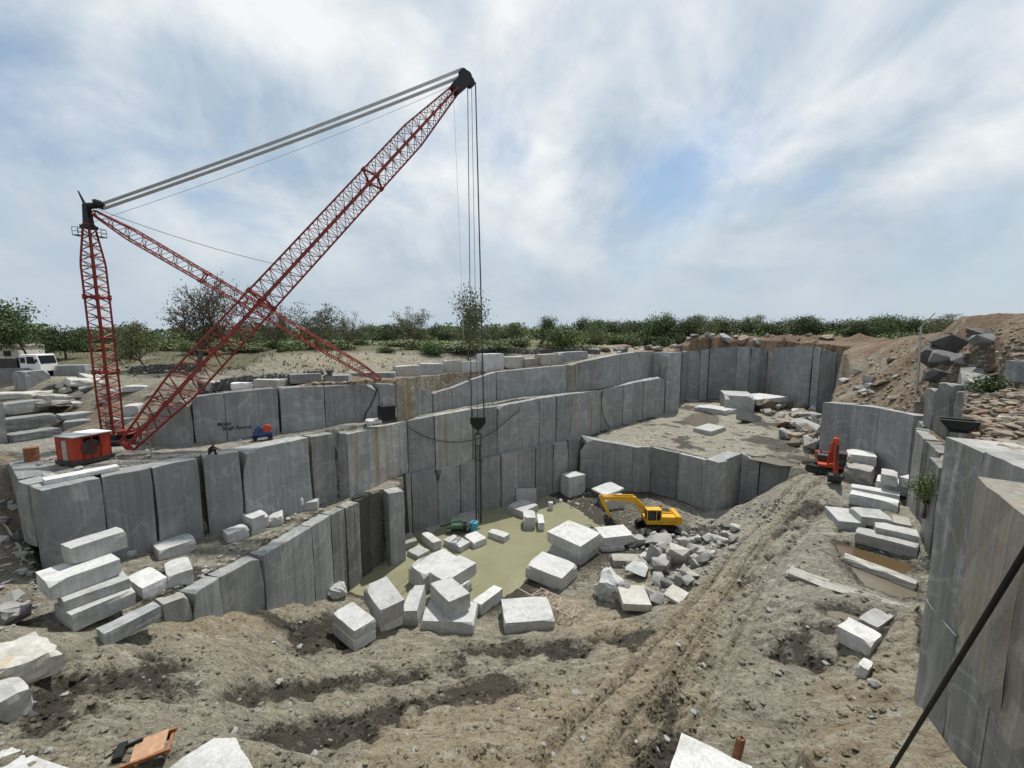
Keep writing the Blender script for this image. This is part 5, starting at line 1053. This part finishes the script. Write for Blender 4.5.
# black trough on the shelf
p = P(957, 432, 19.9); d_ = thing('trough', p,  'black steel tipping trough perched on the lip of the smooth wall', 'trough', R(-38))
m_ = MB(); pr = [(-.85, .75), (-.45, .18), (.45, .18), (.85, .75), (.78, .75), (.4, .24), (-.4, .24), (-.78, .75)]; m_.prism(pr, -.5, .5)
for y in (-.5, .46): m_.prism([(-.85, .75), (-.45, .18), (.45, .18), (.85, .75)], y, y + .04)
m_.build('tub', 'black', d_)
m_ = MB(); m_.box(0, 0, .1, .8, .8, .16); m_.build('base', 'black', d_)
m_ = MB()
for y in (-.5, .5): m_.tube((-.88, y, .76), (.95, y, .76), .03, n=5)
m_.build('rim', 'darksteel', d_); d_.scale = (.72, .72, .72)
# tilted pole
a = PY(917, 392, 45.5); a.z = min(a.z, float(gz(a.x, a.y)) - .2); b = PY(921, 327, 45.5); c = PY(935, 313, 46); d_ = thing('leaning_pole', a, 'thin steel pole with a slanting jib beside the dark boulders', 'pole'); m_ = MB(); m_.tube((0, 0, 0), b - a, .13, .10, 8); m_.build('post', 'tin', d_); m_ = MB(); m_.tube(b - a - Vector((.3, 0, .35)), c - a, .06, n=6); m_.build('jib', 'darksteel', d_)
# writing on the wall
def lettering(txt, u, v, size, parent):
    cu = bpy.data.curves.new('lettering', 'FONT'); cu.body = txt; cu.size = size; cu.extrude = .012; cu.shear = .15; cu.offset = .012; to = bpy.data.objects.new('t', cu); COL.objects.link(to); dg = bpy.context.evaluated_depsgraph_get(); me_ = bpy.data.meshes.new_from_object(to.evaluated_get(dg)); bpy.data.objects.remove(to); me_.materials.clear(); me_.materials.append(M['cloth'])
    q = RW(u, v, offs(T3, -.30)); seg = T3[2] - T3[1]; an = math.atan2(seg.y, seg.x); o = bpy.data.objects.new('wall_lettering', me_); COL.objects.link(o); o.matrix_world = Matrix.Translation(q) @ Matrix.Rotation(an, 4, 'Z') @ Matrix.Rotation(R(90), 4, 'X'); return tag(o, parent, 'writing')
lettering('Mohit', 217, 426, .42, 'upper short line of dark painted writing on the uppermost wall')
lettering('Singh Rawna', 222, 430.2, .42, 'lower longer line of dark painted writing on the uppermost wall')
# ------------------------------------------------------------------ person
def person(loc, rz):
    e_ = empty('person', loc, rz, label='worker in dark clothes sitting bent over on the platform edge, one arm reaching out', cat='person')
    J = {'pel': (0, 0, .22), 'sp': (.08, 0, .42), 'ch': (.20, 0, .60), 'nk': (.30, 0, .72), 'hd': (.36, 0, .80), 'ht': (.40, 0, .93),
         'sl': (.20, .19, .62), 'el': (.42, .26, .46), 'wl': (.62, .22, .34), 'hl': (.70, .20, .30), 'sr': (.20, -.19, .62), 'er': (.46, -.24, .52), 'wr': (.70, -.26, .44), 'hr': (.78, -.26, .41),
         'pl': (.02, .11, .18), 'kl': (.40, .16, .42), 'al': (.38, .16, .08), 'tl': (.55, .17, .04), 'pr': (.02, -.11, .18), 'kr': (.42, -.14, .40), 'ar': (.42, -.15, .08), 'tr': (.58, -.15, .04)}
    Rr = {'pel': .15, 'sp': .14, 'ch': .16, 'nk': .06, 'hd': .095, 'ht': .075, 'sl': .07, 'el': .045, 'wl': .032, 'hl': .035, 'sr': .07, 'er': .045, 'wr': .032, 'hr': .035, 'pl': .10, 'kl': .065, 'al': .045, 'tl': .04, 'pr': .10, 'kr': .065, 'ar': .045, 'tr': .04}
    Ed = [('pel', 'sp'), ('sp', 'ch'), ('ch', 'nk'), ('nk', 'hd'), ('hd', 'ht'), ('ch', 'sl'), ('sl', 'el'), ('el', 'wl'), ('wl', 'hl'), ('ch', 'sr'), ('sr', 'er'), ('er', 'wr'), ('wr', 'hr'), ('pel', 'pl'), ('pl', 'kl'), ('kl', 'al'), ('al', 'tl'), ('pel', 'pr'), ('pr', 'kr'), ('kr', 'ar'), ('ar', 'tr')]
    ks = list(J); me_ = bpy.data.meshes.new('body'); me_.from_pydata([J[k] for k in ks], [(ks.index(a_), ks.index(b_)) for a_, b_ in Ed], []); o = bpy.data.objects.new('body', me_); link(o, e_)
    md_ = o.modifiers.new('skin', 'SKIN'); sv = me_.skin_vertices[0].data
    for i, k_ in enumerate(ks): sv[i].radius = (Rr[k_], Rr[k_]); sv[i].use_root = (k_ == 'pel')
    o.modifiers.new('sub', 'SUBSURF').levels = 2
    dg = bpy.context.evaluated_depsgraph_get(); m2 = bpy.data.meshes.new_from_object(o.evaluated_get(dg)); o.modifiers.clear(); o.data = m2; m2.materials.clear()
    for k_ in ('cloth', 'skin', 'hair'): m2.materials.append(M[k_])
    for f in m2.polygons:
        c_ = f.center; f.material_index = 1 if (c_.z > .74 or (c_.x > .55 and c_.z > .25)) else 0
        if c_.z > .90 or (c_.z > .80 and c_.x < .32): f.material_index = 2
    m2.shade_smooth(); return e_
p = P(209, 455.3, 15.15); person(p, R(20))
# ------------------------------------------------------------------ trees and shrubs
def tree_mesh(seed, trunk_f, spread, nl, levels, leaves, lsize, lrad, flat=1.0, up_=.15, wig=.25, dens=1.0):
    """unit-height tree: branch tubes and leaf faces, returned separately"""
    rg = random.Random(seed); br = MB(); ends = []
    def go(p, d, L, r, lev):
        n = 3 if lev < 2 else 2; q = p
        for i in range(n):
            d = (d + Vector((rg.gauss(0, wig), rg.gauss(0, wig), rg.gauss(0, wig * .6) + up_ * (.6 if lev else .1)))).normalized()
            q2 = q + d * L / n; r = max(r, .0032); r2 = r * (.82 if i < n - 1 else .7); br.tube(q, q2, r, r2, 5 if lev < 2 else 3, caps=False); r = r2; q = q2
            if lev >= 1 and i < n - 1 and lev < levels: go(q, (d + Vector((rg.gauss(0, .6), rg.gauss(0, .6), rg.gauss(.1, .35)))).normalized(), L * rg.uniform(.45, .7), r * .6, lev + 1)
        if lev >= levels: ends.append(q); return
        k = nl if lev == 0 else rg.choice((2, 2, 3))
        a0_ = rg.uniform(0, 6.28)
        for j in range(k):
            a = a0_ + 6.28 * j / k + rg.uniform(-.4, .4); sp_ = spread * rg.uniform(.55, 1.2) if lev == 0 else rg.uniform(.35, .8)
            o = d.orthogonal().normalized(); o = Matrix.Rotation(a, 3, d) @ o; go(q, (d * math.cos(sp_) + o * math.sin(sp_)).normalized(), L * rg.uniform(.62, .85) if lev else trunk_f * rg.uniform(.8, 1.25) * 1.0, r * .76, lev + 1)
    go(Vector((0, 0, 0)), Vector((rg.uniform(-.1, .1), rg.uniform(-.1, .1), 1)).normalized(), trunk_f, .034, 0)
    top = max(e_.z for e_ in ends); k = 1 / max(top + lrad * .6, .1)
    br.v = [(v[0] * k, v[1] * k, v[2] * k) for v in br.v]; ends = [e_ * k for e_ in ends]
    lv = []; lf = []
    for _ in range(leaves):
        e_ = rg.choice(ends); c = e_ + Vector((rg.gauss(0, lrad), rg.gauss(0, lrad), rg.gauss(0, lrad * .6 * flat))) * .6
        if c.z < .06: continue
        a = Vector((rg.gauss(0, 1), rg.gauss(0, 1), rg.gauss(0, 1))).normalized(); b = a.cross(Vector((rg.gauss(0, 1), rg.gauss(0, 1), rg.gauss(0, 1)))).normalized(); s = lsize * rg.uniform(.6, 1.4); i = len(lv)
        lv += [c - a * s, c + b * s * .55, c + a * s, c - b * s * .55]; lf.append((i, i + 1, i + 2, i + 3))
    return (br.v, br.f), (lv, lf)
PROTO = {}
def proto(key, mat, *a, **k):
    (bv, bf), (lv, lf) = tree_mesh(*a, **k)
    m1 = bpy.data.meshes.new('trunk'); m1.from_pydata([tuple(v) for v in bv], [], bf); m1.materials.append(M['bark']); m1.shade_smooth()
    m2_ = bpy.data.meshes.new('crown'); m2_.from_pydata([tuple(v) for v in lv], [], lf); m2_.materials.append(M[mat])
    wv = max(max(abs(v[0]), abs(v[1])) for v in lv) if lv else .5; PROTO[key] = (m1, m2_, wv)
proto('leafy', 'leaf', 1, .26, .75, 5, 4, 5200, .022, .16)
proto('leafy2', 'leaf', 2, .22, .8, 5, 4, 5200, .024, .18)
proto('olive', 'leafolive', 3, .24, .95, 5, 4, 4200, .020, .15, flat=.7)
proto('bare', 'leafgrey', 4, .20, .75, 6, 5, 2600, .009, .07, wig=.2)
proto('bare2', 'leafgrey', 14, .26, .7, 5, 5, 3600, .010, .08, wig=.22)
proto('acacia', 'leafgrey', 5, .34, .85, 5, 4, 3600, .018, .13, flat=.45)
proto('acacia2', 'leafolive', 6, .36, .75, 4, 4, 3600, .018, .13, flat=.5)
proto('tall', 'leafolive', 7, .30, .6, 5, 4, 3400, .015, .12, up_=.3)
proto('light', 'leaflight', 8, .10, .9, 6, 4, 5000, .026, .17)
proto('bush', 'leafolive', 9, .07, 1.0, 7, 3, 2600, .045, .24)
proto('bush2', 'leaf', 10, .07, 1.0, 7, 3, 2600, .045, .24)
proto('bush3', 'leaflight', 11, .07, 1.1, 6, 3, 2200, .045, .24)
proto('feather', 'leaflight', 21, .12, .7, 6, 4, 1500, .022, .16)
trg = random.Random(77)
def tree(kind, x, y, h, label, group=None, wid=None, name='tree', cat='tree', z=None):
    m1, m2_, wv = PROTO[kind]; zz = gz(x, y) if z is None else z; e_ = empty(name, (x, y, zz - .1), trg.uniform(0, 6.28), label=label, cat=cat, group=group)
    sxy = h if wid is None else wid / 2 / wv * 1.3
    for nm, me_ in (('trunk', m1), ('crown', m2_)):
        o = bpy.data.objects.new(nm, me_); o.scale = (sxy, sxy, h); link(o, e_)
    return e_
def treepx(kind, u, vtop, Y, wpx, label, group=None, name='tree', cat='tree', zmin=18.8):
    p_ = PY(u, vtop, Y); z = gz(p_.x, p_.y)
    if z < zmin or p_.z - z < .8: return None
    d = p_.y * cP - (p_.z - H) * sP
    return tree(kind, p_.x, p_.y, (p_.z - z) * (1.08 if name == 'tree' else 1), label, group, wpx * d / F, name, cat)
for a in [('leafy', 22, 303, 62, 64, 'dense dark leafy tree beside the white truck'), ('leafy2', 62, 326, 66, 46, 'low leafy tree right behind the white truck'), ('olive', 142, 321, 56, 56, 'flat-crowned green tree just behind the crane mast'),
          ('bare', 190, 273, 53, 104, 'large nearly leafless spreading tree behind the boom foot'), ('bare2', 276, 300, 60, 52, 'thin sparse tree crossed by the boom'), ('acacia', 312, 303, 62, 52, 'grey-leaved acacia above the dry stone wall, taller'), ('bare2', 345, 312, 64, 44, 'sparse rounded acacia beside the taller one above the stone wall'),
          ('acacia', 414, 308, 76, 42, 'umbrella-shaped acacia alone at the field edge'), ('tall', 468, 287, 62, 52, 'tall ragged tree right behind the hook ropes'), ('leafy', 553, 317, 100, 30, 'dark round tree behind the light green shrub'), ('light', 563, 321, 84, 42, 'light yellow-green rounded shrub tree beyond the rim blocks'),
          ('leafy2', 664, 313, 125, 40, 'broad dark tree rising above the belt past the rim boulders'), ('acacia2', 948, 314, 70, 26, 'small flat acacia behind the reddish spoil bank'), ('leafy', 886, 317, 140, 44, 'dark leafy tree above the parked trucks')]:
    treepx(*a)
for u in range(584, 936, 10):
    treepx(trg.choice(['leafy', 'leafy2', 'olive', 'acacia2', 'olive']), u + trg.uniform(-5, 5), trg.uniform(316, 323), trg.uniform(118, 160), trg.uniform(30, 48), 'mid-sized tree of the green belt beyond the far wall', 'trees of the green belt')
for u in list(range(370, 600, 17)):
    treepx(trg.choice(['olive', 'acacia2', 'leafy2', 'light']), u + trg.uniform(-6, 6), trg.uniform(321, 330), trg.uniform(105, 140), trg.uniform(30, 48), 'low scrub tree at the far field edge behind the acacias', 'scrub trees at the field edge')
for u in list(range(-10, 370, 20)):
    treepx(trg.choice(['olive', 'acacia2', 'leafy2']), u + trg.uniform(-8, 8), trg.uniform(322, 332), trg.uniform(78, 105), trg.uniform(34, 56), 'low scrub tree in the thicket beyond the dry stone wall', 'scrub trees beyond the stone wall')
for i in range(120):
    u = trg.uniform(-20, 620); Y = trg.uniform(64, 105); v = trg.uniform(333, 344); treepx(trg.choice(['bush', 'bush2', 'bush3', 'bush', 'bush']), u, v, Y, trg.uniform(20, 42), 'green thorn bush in the field behind the rim', 'bushes in the field', 'bush', 'bush', 21.0)
for u, v, Y, w_ in [(930, 452, 33.5, 26)]:
    p_ = PY(u, v, Y); tree('feather', p_.x - 1.6, p_.y - 1.6, 5.0, 'bright green bush growing out of the thin upright slabs', None, 3.0, 'bush', 'bush', z=9.2)
p_ = PY(990, 408, 26.5); tree('bush2', p_.x, p_.y, 1.8, 'dark green bush on the steep spoil bank', None, 2.6, 'bush', 'bush')
for i in range(60):
    treepx(trg.choice(['bush', 'bush2', 'bush', 'bush3']), trg.uniform(560, 925), trg.uniform(326, 332), trg.uniform(112, 150), trg.uniform(16, 34), 'low bush filling the green belt beyond the far wall', 'bushes of the green belt', 'bush', 'bush', 20.0)
# far wood that reads as one mass
rgw = random.Random(5); lv = []; lf = []
for i in range(420):
    a = rgw.uniform(-1.15, 1.15); dist = rgw.uniform(170, 420); cx, cy = math.tan(a) * dist, dist
    if abs(cx) > 700: continue
    hh = rgw.uniform(5, 9.5); wv_ = rgw.uniform(4, 8); cz = float(gz(cx, cy))
    for j in range(90):
        c = Vector((rgw.gauss(0, .45) * wv_, rgw.gauss(0, .45) * wv_, hh * (.1 + .9 * rgw.random() ** .8))); f_ = math.sqrt(max(0, 1 - (c.z / hh - .4) ** 2 * 1.6)); c.x *= f_; c.y *= f_
        a_ = Vector((rgw.gauss(0, 1), rgw.gauss(0, 1), rgw.gauss(0, 1))).normalized(); b_ = a_.orthogonal().normalized(); s = rgw.uniform(.5, 1.1); k = len(lv); c += Vector((cx, cy, cz))
        lv += [c - a_ * s, c + b_ * s * .7, c + a_ * s, c - b_ * s * .7]; lf.append((k, k + 1, k + 2, k + 3))
wd_ = mesh('distant_wood', lv, lf, 'leaf'); wd_['kind'] = 'stuff'
# dry tufts and weeds in the field
lv = []; lf = []
for i in range(600):
    u = rgw.uniform(-10, 640); v = rgw.uniform(341, 378); p_ = G(u, v)
    if p_.y > 120 or p_.z < 19.2: continue
    for j in range(4):
        a_ = rgw.uniform(0, 6.28); hh = rgw.uniform(.15, .5); q = p_ + Vector((rgw.gauss(0, .25), rgw.gauss(0, .25), -.03)); k = len(lv); lv += [q + Vector((math.cos(a_) * .1, math.sin(a_) * .1, 0)), q - Vector((math.cos(a_) * .1, math.sin(a_) * .1, 0)), q + Vector((rgw.gauss(0, .12), rgw.gauss(0, .12), hh))]; lf.append((k, k + 1, k + 2))
gr_ = mesh('dry_grass', lv, lf, 'leafgrey'); gr_['kind'] = 'stuff'
# dry stone walls
def stonewall(pts, h, label, seed):
    e_ = thing('dry_stone_wall', pts[0], label, 'wall'); O_ = Vector(pts[0]); V = []; Fc = []; rg = random.Random(seed)
    for a, b in zip(pts[:-1], pts[1:]):
        L = (b - a).length; n = int(L / .38)
        for i in range(n):
            for k in range(int(h / .26)):
                c = a.lerp(b, (i + rg.random() * .8) / n); c.z = gz(c.x, c.y) + .1 + k * .26; vs, fs = HULLS[rg.randrange(14)]; s = rg.uniform(.42, .62); an = rg.uniform(0, 6.28); b0 = len(V)
                for v in vs: V.append((c.x - O_.x + s * (v.x * math.cos(an) - v.y * math.sin(an)) + rg.gauss(0, .01), c.y - O_.y + s * (v.x * math.sin(an) + v.y * math.cos(an)), c.z - O_.z + s * .62 * v.z))
                Fc += [tuple(b0 + q for q in f) for f in fs]
    o = mesh('stones', V, Fc, 'rockdark', e_); o['kind'] = 'stuff'; return e_
stonewall([P(200, 379, 19.6), P(262, 378.5, 19.7), P(334, 376, 19.8)], 1.5, 'dark dry stone wall crossing the field behind the stay leg', 1)
stonewall([PY(425, 356, 70), PY(520, 352, 78), PY(600, 350, 86)], 1.2, 'low dark stone wall along the far field behind the rim blocks', 2)
stonewall([PY(128, 376, 50), PY(160, 372, 52), PY(200, 370, 54)], 1.4, 'tumbled dark stone wall beside the flat-crowned tree', 3)
# ------------------------------------------------------------------ truck, houses, parked trucks
def truck(loc, rz, label, s=1.0, cabmat='white', bedmat='darksteel', group=None):
    e_ = empty('truck', loc, rz, label=label, cat='truck', group=group); e_.scale = (s, s, s)
    m_ = MB(); m_.prism([(1.6, .7), (3.6, .7), (3.6, 1.6), (3.35, 2.75), (1.6, 2.75)], -1.15, 1.15); cb2 = m_.build('cab', cabmat, e_, bev=.05)
    for y in (-1.16, 1.16):
        m_ = MB(); m_.prism([(2.35, 1.65), (3.2, 1.65), (3.05, 2.5), (2.35, 2.5)], y - .012, y + .012); m_.build('side_window', 'glass', cb2)
        m_ = MB(); m_.prism([(1.72, 1.75), (2.2, 1.75), (2.2, 2.4), (1.72, 2.4)], y - .012, y + .012); m_.build('rear_window', 'glass', cb2)
        m_ = MB(); m_.tube((3.3, y, 2.1), (3.5, y * 1.2, 2.1), .03); m_.box(3.5, y * 1.22, 2.0, .06, .22, .4); m_.build('mirror', 'black', cb2)
        m_ = MB(); m_.box(3.6, y * .75, 1.0, .06, .3, .2); m_.build('headlight', 'white', cb2)
    m_ = MB(); m_.hexa([(3.605, -1.0, 1.65), (3.63, -1.0, 1.65), (3.63, 1.0, 1.65), (3.605, 1.0, 1.65), (3.37, -1.0, 2.6), (3.42, -1.0, 2.6), (3.42, 1.0, 2.6), (3.37, 1.0, 2.6)]); m_.build('windscreen', 'glass', cb2)
    m_ = MB(); m_.box(-1.2, 0, 1.15, 5.2, 2.3, .15)
    for y in (-1.12, 1.12): m_.box(-1.2, y, 1.7, 5.2, .06, 1.0)
    m_.box(1.37, 0, 1.8, .06, 2.3, 1.2); m_.box(-3.77, 0, 1.7, .06, 2.3, 1.0); m_.build('bed', bedmat, e_)
    m_ = MB(); m_.box(0, 0, .85, 7.0, .9, .25); m_.build('chassis', 'darksteel', e_)
    for x in (2.7, -1.6, -2.8):
        for y in (-1, 1): m_ = MB(); m_.tube((x, y * 1.1 - .16, .5), (x, y * 1.1 + .16, .5), .5, n=16); w1 = m_.build('wheel', 'black', e_); m_ = MB(); m_.tube((x, y * 1.27 - .02, .5), (x, y * 1.27 + .02, .5), .24, n=12); m_.build('hub', 'tin', w1)
    return e_
p_ = PY(14, 368, 48); truck(Vector((p_.x, p_.y, float(gz(p_.x, p_.y)))), R(10), 'white cabbed dump truck parked behind the block row')
for i, (u, v, Y, cm) in enumerate([(836, 333, 117, 'blue'), (852, 334, 119, 'darksteel')]):
    q = PY(u, v, Y); truck(Vector((q.x, q.y, float(gz(q.x, q.y)))), R(170 + 12 * i), ['blue cabbed lorry parked behind the bank above the jutting rock', 'dark lorry parked behind the bank beside the blue one'][i], 1.0, cm, 'tin', 'lorries on the far bank')
def house(u, vt, Y, wd, h, label, rz=0):
    q = PY(u, vt, Y); e_ = thing('house', (q.x, q.y, q.z - h), label, 'house', rz); m_ = MB(); m_.box(0, 0, h / 2 - 3, wd, wd * .7, h + 6); m_.build('wall', 'concrete', e_)
    m_ = MB(); m_.box(0, 0, h + .15, wd * 1.06, wd * .76, .3); r_ = m_.build('roof', 'concrete', e_); m_ = MB(); m_.box(-wd * .25, 0, h + 1.2, wd * .3, wd * .3, 1.8); m_.build('stair_head', 'concrete', r_)
    for x in (-.3, 0, .3):
        for z in (.3, .72): m_ = MB(); m_.box(x * wd, -wd * .352, h * z, wd * .13, .06, h * .2); w1 = m_.build('window', 'glass', e_)
    m_ = MB(); m_.box(wd * .15, -wd * .353, 1.05, 1.0, .06, 2.1); m_.build('door', 'wood', e_)
house(493, 328, 300, 16, 8, 'small pale house far beyond the field, larger of two'); house(509, 326.5, 320, 12, 9, 'small pale house far beyond the field, narrower and taller')
house(4, 346, 66, 7, 4.2, 'flat-roofed shed half hidden by the dark leafy tree', R(15))
